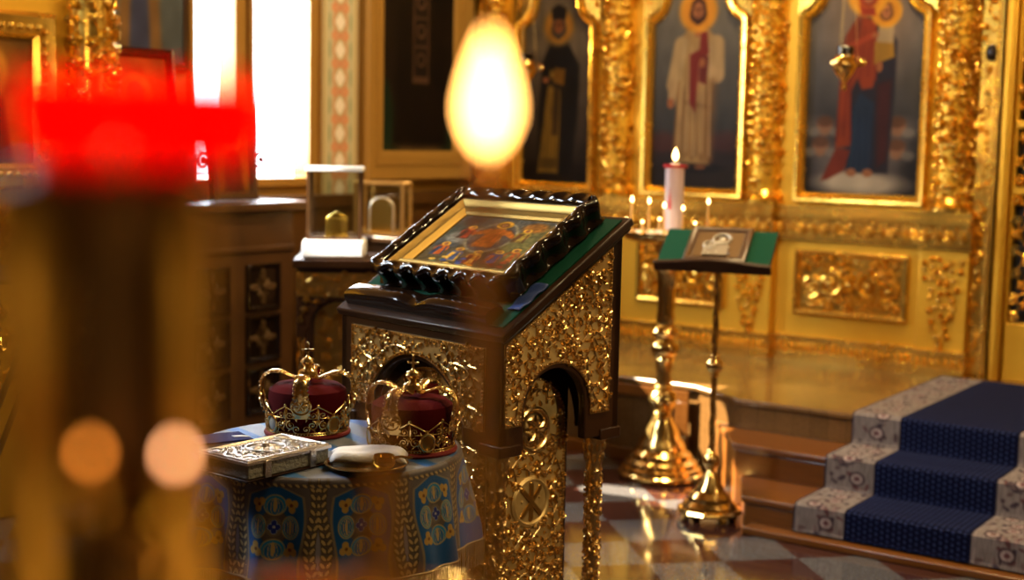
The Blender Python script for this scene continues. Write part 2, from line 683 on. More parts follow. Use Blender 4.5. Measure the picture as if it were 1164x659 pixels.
# ------------------------------------------------------------------ painted surfaces (albedo per vertex on a fine grid)
def grid_panel(name, w, h, nx, ny, fn, F, m, parent=None, k=1.0):
    u = np.linspace(0, w, nx)
    v = np.linspace(0, h, ny)
    U, V = np.meshgrid(u, v)
    rgb = fn(U, V)
    if k < 1:
        g_ = rgb.mean(axis=2, keepdims=True)
        rgb = g_ + (rgb - g_) * 1.25
    rgb = np.clip(rgb, 0, 1)
    l = np.where(rgb <= 0.04045, rgb / 12.92, ((rgb + 0.055) / 1.055) ** 2.4)
    c = np.ones((ny * nx, 4), np.float32)
    c[:, :3] = l.reshape(-1, 3) * k
    b = MB()
    b.v = [tuple(F(uu, vv, 0)) for vv in v for uu in u]
    b.f = [(j * nx + i, j * nx + i + 1, (j + 1) * nx + i + 1, (j + 1) * nx + i) for j in range(ny - 1) for i in range(nx - 1)]
    b.c = c
    return b.build(name, m, parent)


class Paint:
    def __init__(self, U, V, c):
        self.U, self.V = U, V
        self.c = np.empty(U.shape + (3,))
        self.c[:] = np.array(c) / 255.0
        self.rng = np.random.RandomState(3)

    def lay(self, m, c, a=1.0):
        m = np.clip(m, 0, 1)[..., None] * a
        self.c = self.c * (1 - m) + np.array(c) / 255.0 * m

    def grad(self, c0, c1, t):
        t = np.clip(t, 0, 1)[..., None]
        self.c = (1 - t) * np.array(c0) / 255.0 + t * np.array(c1) / 255.0

    def ell(self, x, y, rx, ry, c, soft=0.12, a=1.0, ang=0.0):
        dx, dy = self.U - x, self.V - y
        ca, sa = math.cos(ang), math.sin(ang)
        X, Y = dx * ca + dy * sa, -dx * sa + dy * ca
        d = np.sqrt((X / rx) ** 2 + (Y / ry) ** 2)
        self.lay((1 - d) / soft + 0.5, c, a)

    def ring(self, x, y, r, w, c, a=1.0, soft=0.3):
        d = np.abs(np.hypot(self.U - x, self.V - y) - r)
        self.lay((w - d) / (w * soft), c, a)

    def cap(self, x0, y0, x1, y1, r0, r1, c, soft=0.01, a=1.0):
        dx, dy = x1 - x0, y1 - y0
        L2 = dx * dx + dy * dy + 1e-9
        t = np.clip(((self.U - x0) * dx + (self.V - y0) * dy) / L2, 0, 1)
        d = np.hypot(self.U - x0 - t * dx, self.V - y0 - t * dy) - (r0 + (r1 - r0) * t)
        self.lay(-d / soft + 0.5, c, a)

    def poly(self, pts, c, soft=0.01, a=1.0):
        n = len(pts)
        inside = np.zeros(self.U.shape, bool)
        dist = np.full(self.U.shape, 1e9)
        for i in range(n):
            x0, y0 = pts[i]
            x1, y1 = pts[(i + 1) % n]
            cond = ((y0 > self.V) != (y1 > self.V))
            xi = (x1 - x0) * (self.V - y0) / ((y1 - y0) if abs(y1 - y0) > 1e-9 else 1e-9) + x0
            inside ^= cond & (self.U < xi)
            dx, dy = x1 - x0, y1 - y0
            t = np.clip(((self.U - x0) * dx + (self.V - y0) * dy) / (dx * dx + dy * dy + 1e-12), 0, 1)
            dist = np.minimum(dist, np.hypot(self.U - x0 - t * dx, self.V - y0 - t * dy))
        sd = np.where(inside, dist, -dist)
        self.lay(sd / soft + 0.5, c, a)

    def noise(self, amp, cells=24):
        ny, nx = self.U.shape
        g = self.rng.rand(cells + 2, cells + 2) - 0.5
        yy = np.linspace(0, cells, ny)
        xx = np.linspace(0, cells, nx)
        y0 = yy.astype(int)
        x0 = xx.astype(int)
        fy = (yy - y0)[:, None]
        fx = (xx - x0)[None, :]
        v = (g[y0][:, x0] * (1 - fy) * (1 - fx) + g[y0 + 1][:, x0] * fy * (1 - fx) + g[y0][:, x0 + 1] * (1 - fy) * fx + g[y0 + 1][:, x0 + 1] * fy * fx)
        self.c = self.c * (1 + amp * v[..., None])


def robe_folds(p, x0, x1, y0, y1, c, n=6, r=0.006, a=0.5):
    for i in range(n):
        t = (i + 0.5) / n
        xx = x0 + (x1 - x0) * t
        p.cap(xx + 0.01 * math.sin(i * 2.1), y1 - 0.03 * (i % 3), xx + (t - 0.5) * 0.06, y0 + 0.02 * (i % 2), r * 0.5, r, c, 0.008, a)


# ================================================================== THE SETTING
WALLX = -5.313
EAST = 7.2
b = MB().box(-6.5, 4.0, -3.2, 8.2, -0.1, 0.0)
struct('floor', b, M['floor'])
b = MB().box(-6.5, 4.0, -3.2, 8.2, 5.2, 5.3)
struct('ceiling', b, M['ceiling'])
WR = (5.265, 5.70)
WL = (4.855, 5.145)
WZ = (1.36, 2.45)
b = MB()
wx0, wx1 = WALLX - 0.10, WALLX
b.box(wx0, wx1, -3.2, WL[0], 0, 5.2)
b.box(wx0, wx1, WR[1], 8.2, 0, 5.2)
b.box(wx0, wx1, WL[1], WR[0], WZ[0], WZ[1])
b.box(wx0, wx1, WL[0], WR[1], 0, WZ[0])
b.box(wx0, wx1, WL[0], WR[1], WZ[1], 5.2)
struct('wall_left', b, M['ochre'])
struct('wall_front', MB().box(-6.5, 4.0, 7.36, 7.5, 0, 5.2), M['plaster'])
struct('wall_right', MB().box(3.9, 4.0, -3.2, 7.36, 0, 5.2), M['plaster'])
struct('wall_back', MB().box(-6.5, 4.0, -3.3, -3.2, 0, 5.2), M['plaster'])


def window(name, y0, y1, kn):
    t = thing(name, None, None, W(WALLX, 0, 0), ROT)
    t['kind'] = 'structure'
    F = FR((0, 0, 0), (0, 1, 0), (0, 0, 1), (1, 0, 0))
    b = MB()
    w = 0.022
    b.box(-0.07, 0.03, y0 - w, y0 + 0.006, WZ[0] - w, WZ[1] + w)
    b.box(-0.07, 0.03, y1 - 0.006, y1 + w, WZ[0] - w, WZ[1] + w)
    b.box(-0.07, 0.035, y0, y1, WZ[0] - 0.04, WZ[0] + 0.006)
    b.box(-0.07, 0.03, y0, y1, WZ[1] - 0.006, WZ[1] + w)
    b.build('window_frame', M['ochre'], t, bevel=0.004)
    b = MB().box(-0.062, -0.058, y0, y1, WZ[0], WZ[1])
    b.build('window_pane', M['pane'], t)
    b = MB()
    for (cy, cz, s, sg) in ((y0 + 0.10, WZ[0] + 0.10, 0.10, 1), (y0 + 0.20, WZ[0] + 0.12, 0.08, -1)):
        b.curl(FR((-0.03, 0, 0), (0, 1, 0), (0, 0, 1), (1, 0, 0)), cy, cz, 0.5, s, 0.01, sg, 1.4)
    b.tube([(-0.03, y0, WZ[0] + 0.035), (-0.03, y1, WZ[0] + 0.035)], 0.004)
    b.build('window_grille', M['black'], t)


window('window_1', WL[0], WL[1], 0)
window('window_2', WR[0], WR[1], 1)


# ornamental painted wall strip
def strip_paint(U, V):
    p = Paint(U, V, (196, 188, 158))
    wd = U.max()
    for x, c, w in ((0.012, (150, 110, 60), 0.006), (0.03, (214, 190, 130), 0.006), (wd - 0.012, (150, 110, 60), 0.006), (wd - 0.03, (214, 190, 130), 0.006)):
        p.lay((w - np.abs(U - x)) / 0.004, c)
    cx = wd / 2
    per = 0.155
    k = 0
    z = 0.06
    while z < V.max():
        p.ell(cx, z, 0.062, 0.080, (205, 140, 105), 0.15)
        p.ell(cx, z, 0.048, 0.062, (190, 176, 140), 0.15)
        for dx, dy in ((0.018, 0), (-0.018, 0), (0, 0.022), (0, -0.022)):
            p.ell(cx + dx, z + dy, 0.022, 0.024, (238, 226, 214), 0.25)
        for s in (-1, 1):
            p.ell(cx + s * 0.052, z + per / 2, 0.020, 0.026, (214, 150, 112), 0.2)
            p.ell(cx + s * 0.088, z, 0.010, 0.05, (150, 160, 130), 0.3)
        z += per
    return p.c


t = thing('trim_1', 'painted wall strip with a chain of pale quatrefoils between window and large painting', None, W(WALLX, 0, 0), ROT)
t['kind'] = 'structure'
grid_panel('painted_strip', 0.30, 2.0, 60, 420, strip_paint, FR((0.022, 5.80, 1.24), (0, 1, 0), (0, 0, 1), (1, 0, 0)), M['painting'], t)
b = MB().box(0.0, 0.02, 5.79, 6.11, 1.2, 3.3)
b.build('strip_backing', M['ochre'], t)

# dado panelling under the windows and under the large painting
b = MB()
b.box(0, 0.05, 5.2, 7.2, 0, 1.20)
for y in (5.72, 6.2, 6.68):
    b.box(0.05, 0.065, y, y + 0.40, 0.35, 1.05)
b.box(0, 0.09, 5.2, 7.2, 1.20, 1.27)
o = b.build('trim_2', M['brownwood'], None, bevel=0.006)
o.location = W(WALLX, 0, 0)
o.rotation_euler = (0, 0, ROT)
o['kind'] = 'structure'

# platform and steps
PZ = 0.42


def slab(poly, z0, z1, nose=0.012):
    b = MB()
    b.prism(poly, z0, z1 - 0.03, FR((0, 0, 0), (1, 0, 0), (0, 1, 0), (0, 0, 1)))
    n = len(poly)
    cx = sum(p[0] for p in poly) / n
    cy = sum(p[1] for p in poly) / n
    q = [(p[0] + (nose if p[0] > cx else -nose), p[1] - (nose if p[1] < cy else -nose)) for p in poly]
    b.prism(q, z1 - 0.03, z1, FR((0, 0, 0), (1, 0, 0), (0, 1, 0), (0, 0, 1)))
    return b


YB = 6.05
b = slab([(-2.72, 5.86), (0.6, 5.86), (0.6, 7.3), (-5.2, 7.3), (-5.2, YB), (-3.04, YB)], 0, PZ)
struct('floor_platform', b, M['parquet'], bevel=0.008)
t = thing('altar_steps', 'oak steps with a chamfered left end rising to the platform', 'steps', W(0, 0, 0), ROT)
for (x0, y0, xb, z1) in ((-2.60, 5.56, -2.94, 0.28), (-2.40, 5.24, -2.80, 0.14)):
    b = slab([(x0, y0), (0.6, y0), (0.6, 5.90), (-2.45, 6.03), (xb, 6.03)], 0.0, z1)
    b.build('step', M['oak'], t, bevel=0.008)
b = MB().prism([(-2.37, 5.15), (0.6, 5.15), (0.6, 5.25), (-2.37, 5.25)], 0.0, 0.032, FR((0, 0, 0), (1, 0, 0), (0, 1, 0), (0, 0, 1)))
b.build('plinth', M['oak'], t, bevel=0.006)
t = thing('platform_front', 'panelled oak front of the platform behind the tall brass candlestick', 'panelling', W(-4.1, YB - 0.012, 0), ROT)
b = MB()
b.box(-1.05, 1.02, -0.012, 0.0, 0.0, 0.06)
b.box(-1.05, 1.02, -0.012, 0.0, 0.33, 0.385)
for x in (-1.05, -0.55, -0.05, 0.45, 0.95):
    b.box(x, x + 0.07, -0.012, 0.0, 0.06, 0.33)
b.build('panel_frame', M['oak'], t, bevel=0.004)

# ================================================================== CARPET RUNNER
prof = [(7.06, .432), (5.838, .432), (5.826, .422), (5.826, .31), (5.82, .293), (5.55, .293), (5.532, .284), (5.530, .17), (5.525, .153), (5.235, .153), (5.214, .144), (5.212, .05), (5.205, .038)]
pp = []
L = 0.0
for i in range(len(prof) - 1):
    a, c = prof[i], prof[i + 1]
    d = math.hypot(c[0] - a[0], c[1] - a[1])
    n = max(1, int(d / 0.006))
    for k in range(n):
        tt = k / n
        pp.append((a[0] + (c[0] - a[0]) * tt, a[1] + (c[1] - a[1]) * tt, L + d * tt))
    L += d
pp.append((*prof[-1], L))


def carpet_strip(name, u0, u1, nx, fn, parent):
    us = np.linspace(u0, u1, nx)
    S = np.array([q[2] for q in pp])
    U, V = np.meshgrid(us - u0, S)
    rgb = np.clip(fn(U, V), 0, 1)
    l = np.where(rgb <= 0.04045, rgb / 12.92, ((rgb + 0.055) / 1.055) ** 2.4)
    c = np.ones((len(pp) * nx, 4), np.float32)
    c[:, :3] = l.reshape(-1, 3)
    b = MB()
    for (y, z, s) in pp:
        for u in us:
            b.v.append((u, y, z))
    b.f = [(j * nx + i, j * nx + i + 1, (j + 1) * nx + i + 1, (j + 1) * nx + i) for j in range(len(pp) - 1) for i in range(nx - 1)]
    b.c = c
    o = b.build(name, M['carpet'], parent)
    s = o.modifiers.new('thick', 'SOLIDIFY')
    s.thickness = 0.006
    s.offset = 0
    return o


def blue_fn(U, V):
    p = Paint(U, V, (11, 15, 42))
    per = 0.023
    iu = np.floor(U / per)
    fu = U / per - iu
    fv = (V / per + 0.5 * (iu % 2)) % 1.0
    d = np.hypot(fu - 0.5, fv - 0.5)
    p.lay((0.30 - d) / 0.15, (62, 76, 128), 0.8)
    p.lay((np.abs(fv - 0.5) - 0.38) / 0.1, (16, 18, 44), 0.7)
    return p.c


def border_fn(U, V):
    p = Paint(U, V, (128, 118, 116))
    w = U.max()
    rng = random.Random(4)
    for k in range(int(V.max() / 0.010)):
        x, y = rng.uniform(0.02, w - 0.02), rng.uniform(0, V.max())
        p.ell(x, y, rng.uniform(0.008, 0.022), rng.uniform(0.005, 0.012), rng.choice(((74, 60, 66), (96, 78, 78), (60, 50, 60), (120, 100, 100), (90, 58, 60))), 0.3, 0.9, rng.uniform(0, 3))
    s = 0.03
    k = 0
    while s < V.max():
        x = w / 2 + 0.035 * math.sin(k * 2.3)
        p.ell(x, s, 0.034, 0.030, (62, 48, 54), 0.2)
        p.ell(x, s, 0.026, 0.022, (158, 142, 140), 0.25)
        p.ell(x, s, 0.012, 0.010, (96, 62, 66), 0.25)
        s += 0.085
        k += 1
    p.lay((0.008 - U) / 0.003, (34, 30, 48))
    p.lay((0.008 - (w - U)) / 0.003, (34, 30, 48))
    p.noise(0.35, 90)
    return p.c


t = thing('stair_runner', 'blue dotted carpet runner with pale floral borders coming down the steps', 'carpet', W(0, 0, 0), ROT)
carpet_strip('carpet_field', -1.95, -1.46, 110, blue_fn, t)
tag(carpet_strip('carpet_border', -2.17, -1.95, 60, border_fn, t), 'pale flowered border')
tag(carpet_strip('carpet_border', -1.46, -1.24, 60, border_fn, t), 'pale flowered border')

# ================================================================== ICON SCREEN
IX = 3.6
ICO = thing('icon_screen', 'tall gilded icon screen with carved columns across the back of the platform', 'icon screen', W(-IX, EAST, 0), ROT)
rng = random.Random(11)


def X(u):
    return u + IX


FI = FR((0, 0, 0), (1, 0, 0), (0, 0, 1), (0, -1, 0))


def FIo(x=0, z=0, y=0):
    return FR((x, y, z), (1, 0, 0), (0, 0, 1), (0, -1, 0))


b = MB()
b.box(X(-5.30), X(-1.985), 0.0, 0.12, PZ, 3.3)
SECT = [(-5.28, -4.97, 0.09), (-4.97, -4.42, 0.035), (-4.42, -3.155, 0.09), (-3.155, -2.335, 0.03), (-2.335, -2.08, 0.08)]
for (a, c, d) in SECT:
    b.box(X(a), X(c), -d, 0.0, PZ, 1.10)
b.build('screen_body', M['goldflat'], ICO, bevel=0.005)
# base moulding, cornice
b = MB()
c2 = MB()
for (a, c, d) in SECT:
    for (z0, z1, e) in ((PZ, PZ + 0.045, 0.035), (PZ + 0.045, PZ + 0.11, 0.022), (PZ + 0.11, PZ + 0.135, 0.03)):
        b.box(X(a) - 0.004, X(c) + 0.012, -d - e, 0, z0, z1)
    Fm = FIo(0, 0, -d - 0.022)
    n = int((c - a) / 0.034)
    for i in range(n):
        xx = X(a) + (i + 0.5) * (c - a) / n
        b.leaf(Fm, xx, PZ + 0.05, PI / 2, 0.056, 0.014, 0.014)
        b.bead(Fm, xx + (c - a) / n / 2, PZ + 0.062, 0.007, 0.006)
    for (z0, z1, e) in ((1.075, 1.10, 0.02), (1.10, 1.205, 0.028), (1.205, 1.235, 0.055), (1.235, 1.27, 0.04)):
        c2.box(X(a) - 0.004, X(c) + 0.014, -d - e, 0, z0, z1)
    Fc = FIo(0, 0, -d - 0.028)
    n = int((c - a) / 0.062)
    for i in range(n):
        xx = X(a) + (i + 0.5) * (c - a) / n
        c2.curl(Fc, xx - 0.012, 1.152, 0.4, 0.06, 0.026, 1 if i % 2 else -1)
        c2.leaf(Fc, xx + 0.02, 1.115, PI / 2 + 0.3, 0.07, 0.015, 0.02)
        c2.bead(Fc, xx + 0.03, 1.185, 0.010, 0.01)
        c2.bead(Fc, xx, 1.106, 0.007, 0.006)
b.build('base_moulding', M['gold'], ICO, bevel=0.004)
c2.build('cornice', M['gold'], ICO, bevel=0.004)
# upper entablature
b = MB()
b.box(X(-5.30), X(-1.985), -0.16, 0, 2.78, 2.86)
b.box(X(-5.30), X(-1.985), -0.12, 0, 2.86, 3.05)
b.box(X(-5.30), X(-1.985), -0.20, 0, 3.05, 3.12)
b.build('entablature', M['gold'], ICO, bevel=0.006)


def col_map(xc, rad, yc):
    return lambda s, v, h: Vector((xc + (rad + h) * math.sin(s / rad), yc - (rad + h) * math.cos(s / rad), v))


for (uc, rad) in ((-5.11, 0.10), (-4.20, 0.100), (-3.25, 0.095), (-2.20, 0.105)):
    xc = X(uc)
    yc = -0.005
    b = MB()
    b.lathe([(rad * 0.90, 1.272), (rad * 0.90, 2.78)], 28, (xc, yc, 0))
    shaft = b.build('carved_column', M['goldflat'], ICO)
    b = MB()
    b.lathe([(rad * 1.22, 1.272), (rad * 1.22, 1.29), (rad * 1.05, 1.298), (rad * 1.18, 1.315), (rad * 1.02, 1.335), (rad * 0.95, 1.345)], 28, (xc, yc, 0))
    b.build('column_base', M['gold'], shaft)
    Fc = col_map(xc, rad * 0.90, yc)
    lim = rad * 1.2
    b = MB()
    b.vine(Fc, lambda u, v: abs(u) < lim, (-lim, lim, 1.36, 2.74), 2.5, 0.030, rng, 420)
    for i in range(26):
        zz = 1.40 + i * 0.052
        for j in (-1, 1):
            b.bead(Fc, lim * 0.55 * math.sin(i * 0.75) + j * 0.012, zz, rng.uniform(0.010, 0.016), 0.022)
    b.build('column_carving', M['gold'], shaft)

# narrow carved strip, bead edge and small dark enamel beside the right-hand column
b = MB()
b.box(X(-2.085), X(-1.985), -0.035, 0, PZ, 3.0)
b.foliage(FIo(0, 0, -0.035), lambda u, v: True, (X(-2.075), X(-2.03), PZ + 0.05, 2.75), 0.040, 0.018, rng, 'lcfb')
b.build('carved_strip', M['gold'], ICO)
b = MB()
b.beadrow(FIo(0, 0, -0.038), [(X(-2.006), PZ + 0.02), (X(-2.006), 2.78)], 0.010, 0.021)
b.build('bead_edge', M['gold'], ICO)
b = MB()
b.ball((X(-2.035), -0.045, 2.075), 0.034, 12, 8, None, (0.85, 0.35, 1.25))
b.build('enamel_boss', M['lacquer'], ICO)

# carved predella panels and drops
for (u0, u1, z0, z1, d) in ((-3.035, -2.40, 0.675, 1.03, 0.03), (-3.99, -3.43, 0.675, 1.03, 0.09), (-4.93, -4.48, 0.675, 1.03, 0.035)):
    F = FIo(0, 0, -d)
    b = MB()
    b.prism([(X(u0), z0), (X(u1), z0), (X(u1), z1), (X(u0), z1)], 0.0, 0.004, F)
    um = (X(u0) + X(u1)) / 2

    b.vine(F, lambda u, v: X(u0) + 0.05 < u < X(u1) - 0.05 and z0 + 0.05 < v < z1 - 0.05, (X(u0) + 0.05, X(u1) - 0.05, z0 + 0.05, z1 - 0.05), 2.3, 0.024, rng, 420)
    for s in (-1, 1):
        b.curl(F, um + s * 0.11, (z0 + z1) / 2, PI / 2, 0.16, 0.04, s, 1.5, 7)
        b.curl(F, um + s * 0.22, (z0 + z1) / 2 - 0.02, -PI / 2, 0.13, 0.04, -s, 1.5, 7)
    b.flower(F, um, (z0 + z1) / 2, 0.06, 0.04, 6)
    o = b.build('carved_panel', M['gold'], ICO)
    b = MB()
    b.sweep([(X(u0), z0), (X(u1), z0), (X(u1), z1), (X(u0), z1)], [(0, 0), (0, 0.024), (0.012, 0.03), (0.024, 0.024), (0.030, 0.006), (0.034, 0)], F)
    b.build('panel_moulding', M['gold'], o)
for (uc, d) in ((-3.285, 0.09), (-2.21, 0.08), (-4.22, 0.09), (-5.12, 0.09)):
    F = FIo(0, 0, -d)
    b = MB()
    xc = X(uc)

    def ins(u, v, xc=xc):
        tt = (v - 0.56) / 0.47
        return 0 < tt < 1 and abs(u - xc) < 0.02 + 0.085 * tt ** 0.8
    b.foliage(F, ins, (xc - 0.11, xc + 0.11, 0.56, 1.03), 0.036, 0.026, rng, 'llfgc', True, 1.1)
    b.leaf(F, xc, 0.62, -PI / 2, 0.09, 0.022, 0.02)
    b.build('carved_drop', M['gold'], ICO)


# ---- the three big icons
def arch_outline(x0, x1, z0, zs, ztop):
    w = x1 - x0
    r = w / 2 - 0.10
    xc = (x0 + x1) / 2
    zc = zs + 0.12
    pts = [(x0, z0), (x1, z0), (x1, zs), (x1 - 0.022, zs + 0.035), (x1 - 0.06, zs + 0.055), (x1 - 0.088, zs + 0.085), (x1 - 0.10, zs + 0.12)]
    for k in range(1, 16):
        a = PI * k / 16
        pts.append((xc + r * math.cos(a), zc + r * math.sin(a) * 0.9))
    pts += [(x0 + 0.10, zs + 0.12), (x0 + 0.088, zs + 0.085), (x0 + 0.06, zs + 0.055), (x0 + 0.022, zs + 0.035), (x0, zs)]
    return pts


SKIN = (150, 98, 66)


def head(p, x, y, r, hair, beard=True, skin=SKIN, halo=(222, 160, 50)):
    p.ell(x, y, r * 2.3, r * 2.3, halo, 0.25, 0.95)
    p.ell(x, y, r * 1.9, r * 1.9, (196, 134, 50), 0.3, 0.6)
    p.ell(x, y + r * 0.1, r * 0.95, r * 1.35, hair, 0.2)
    p.ell(x, y - r * 0.35, r * 1.05, r * 1.0, hair, 0.25)
    p.ell(x, y, r * 0.66, r * 1.0, skin, 0.2)
    if beard:
        p.ell(x, y - r * 0.85, r * 0.55, r * 0.65, hair, 0.3)
        p.ell(x, y - r * 0.1, r * 0.6, r * 0.7, skin, 0.3)
    for s in (-1, 1):
        p.ell(x + s * r * 0.26, y + r * 0.12, r * 0.14, r * 0.07, (50, 28, 18), 0.4)
        p.cap(x + s * r * 0.12, y + r * 0.27, x + s * r * 0.42, y + r * 0.26, r * 0.05, r * 0.04, (60, 34, 22), 0.004)
    p.cap(x, y + r * 0.1, x, y - r * 0.22, r * 0.05, r * 0.08, (120, 74, 50), 0.006, 0.7)
    p.cap(x - r * 0.18, y - r * 0.45, x + r * 0.18, y - r * 0.45, r * 0.05, r * 0.05, (120, 52, 42), 0.006, 0.8)


def icon_saint(U, V):          # dark-caped bishop
    p = Paint(U, V, (90, 84, 78))
    p.grad((34, 26, 24), (112, 100, 88), (V - 0.02) / 0.8)
    p.lay((0.16 - V) / 0.06, (26, 18, 16), 0.8)
    w = U.max()
    cx = w * 0.50
    p.poly([(cx - 0.13, 0.06), (cx + 0.11, 0.06), (cx + 0.155, 0.45), (cx + 0.16, 0.72), (cx + 0.07, 0.86), (cx - 0.05, 0.86), (cx - 0.11, 0.74), (cx - 0.13, 0.45)], (22, 18, 18), 0.02)
    p.poly([(cx - 0.13, 0.07), (cx + 0.02, 0.07), (cx + 0.03, 0.5), (cx + 0.02, 0.66), (cx - 0.05, 0.70), (cx - 0.08, 0.5)], (136, 108, 50), 0.02)
    for i in range(5):
        p.cap(cx - 0.11 + i * 0.03, 0.09, cx - 0.07 + i * 0.02, 0.55, 0.004, 0.003, (84, 62, 26), 0.01, 0.8)
    p.poly([(cx - 0.12, 0.10), (cx + 0.02, 0.10), (cx + 0.02, 0.16), (cx - 0.12, 0.16)], (90, 70, 34), 0.02)
    p.poly([(cx - 0.03, 0.30), (cx + 0.01, 0.30), (cx + 0.02, 0.62), (cx - 0.02, 0.62)], (60, 44, 24), 0.02)
    p.cap(cx + 0.06, 0.60, cx - 0.07, 0.63, 0.03, 0.018, (30, 24, 22), 0.02)
    p.ell(cx - 0.08, 0.635, 0.022, 0.018, SKIN)
    p.poly([(cx - 0.03, 0.62), (cx + 0.05, 0.60), (cx + 0.06, 0.70), (cx - 0.02, 0.71)], (116, 84, 34), 0.01)
    head(p, cx + 0.005, 0.955, 0.052, (66, 58, 52), True, (128, 84, 56), (124, 104, 70))
    p.poly([(cx - 0.045, 1.00), (cx + 0.055, 1.00), (cx + 0.06, 1.06), (cx, 1.09), (cx - 0.05, 1.06)], (30, 24, 22), 0.015)
    p.noise(0.25, 18)
    return p.c


def icon_teacher(U, V):        # pale-robed figure
    p = Paint(U, V, (90, 90, 92))
    p.grad((44, 44, 48), (122, 116, 108), (V - 0.2) / 0.85)
    p.lay((0.33 - V) / 0.1, (40, 30, 30), 0.75)
    p.ell(0.10, 0.27, 0.10, 0.06, (84, 46, 42), 0.6, 0.6)
    p.ell(0.52, 0.28, 0.14, 0.06, (74, 42, 40), 0.6, 0.6)
    p.lay((0.16 - V) / 0.05, (34, 26, 22), 0.7)
    w = U.max()
    cx = w * 0.50
    p.ell(cx + 0.03, 0.13, 0.15, 0.03, (16, 13, 14), 0.5, 0.9)
    rb = (166, 138, 98)
    p.poly([(cx - 0.135, 0.16), (cx + 0.095, 0.15), (cx + 0.10, 0.55), (cx + 0.135, 0.72), (cx + 0.12, 0.86), (cx + 0.05, 0.93), (cx - 0.05, 0.93), (cx - 0.11, 0.86), (cx - 0.14, 0.6), (cx - 0.12, 0.45)], rb, 0.014)
    p.cap(cx - 0.10, 0.83, cx - 0.15, 0.60, 0.045, 0.04, (176, 152, 116), 0.014)
    p.cap(cx - 0.15, 0.60, cx - 0.155, 0.50, 0.03, 0.02, (172, 146, 112), 0.014)
    p.ell(cx - 0.16, 0.495, 0.022, 0.03, SKIN)
    p.cap(cx + 0.12, 0.83, cx + 0.13, 0.66, 0.05, 0.045, (172, 148, 114), 0.014)
    p.cap(cx + 0.13, 0.65, cx + 0.02, 0.71, 0.04, 0.022, (178, 152, 118), 0.014)
    robe_folds(p, cx - 0.12, cx + 0.09, 0.18, 0.62, (112, 82, 52), 9, 0.010, 0.65)
    p.cap(cx + 0.085, 0.18, cx + 0.10, 0.60, 0.03, 0.03, (120, 88, 56), 0.05, 0.7)
    p.cap(cx - 0.06, 0.50, cx + 0.10, 0.47, 0.012, 0.016, (112, 82, 52), 0.02, 0.6)
    robe_folds(p, cx - 0.10, cx + 0.09, 0.20, 0.85, (210, 190, 156), 5, 0.006, 0.5)
    p.poly([(cx - 0.04, 0.50), (cx + 0.0, 0.44), (cx + 0.015, 0.72), (cx + 0.075, 0.78), (cx + 0.06, 0.90), (cx + 0.02, 0.90), (cx + 0.015, 0.80), (cx - 0.045, 0.77)], (112, 42, 34), 0.012)
    p.poly([(cx + 0.015, 0.62), (cx + 0.065, 0.60), (cx + 0.075, 0.76), (cx + 0.02, 0.77)], (98, 42, 34), 0.012)
    p.ell(cx + 0.035, 0.725, 0.02, 0.026, SKIN)
    p.poly([(cx - 0.03, 0.94), (cx + 0.03, 0.94), (cx + 0.012, 0.87), (cx - 0.012, 0.87)], SKIN, 0.012)
    for s in (-1, 1):
        p.cap(cx + s * 0.045, 1.0, cx + s * 0.05, 0.93, 0.02, 0.016, (58, 34, 24), 0.012)
        p.ell(cx + s * 0.05 - 0.01, 0.135, 0.035, 0.014, (120, 80, 54))
    head(p, cx, 1.015, 0.052, (60, 36, 24), True, (158, 108, 76), (214, 156, 62))
    p.noise(0.16, 18)
    return p.c


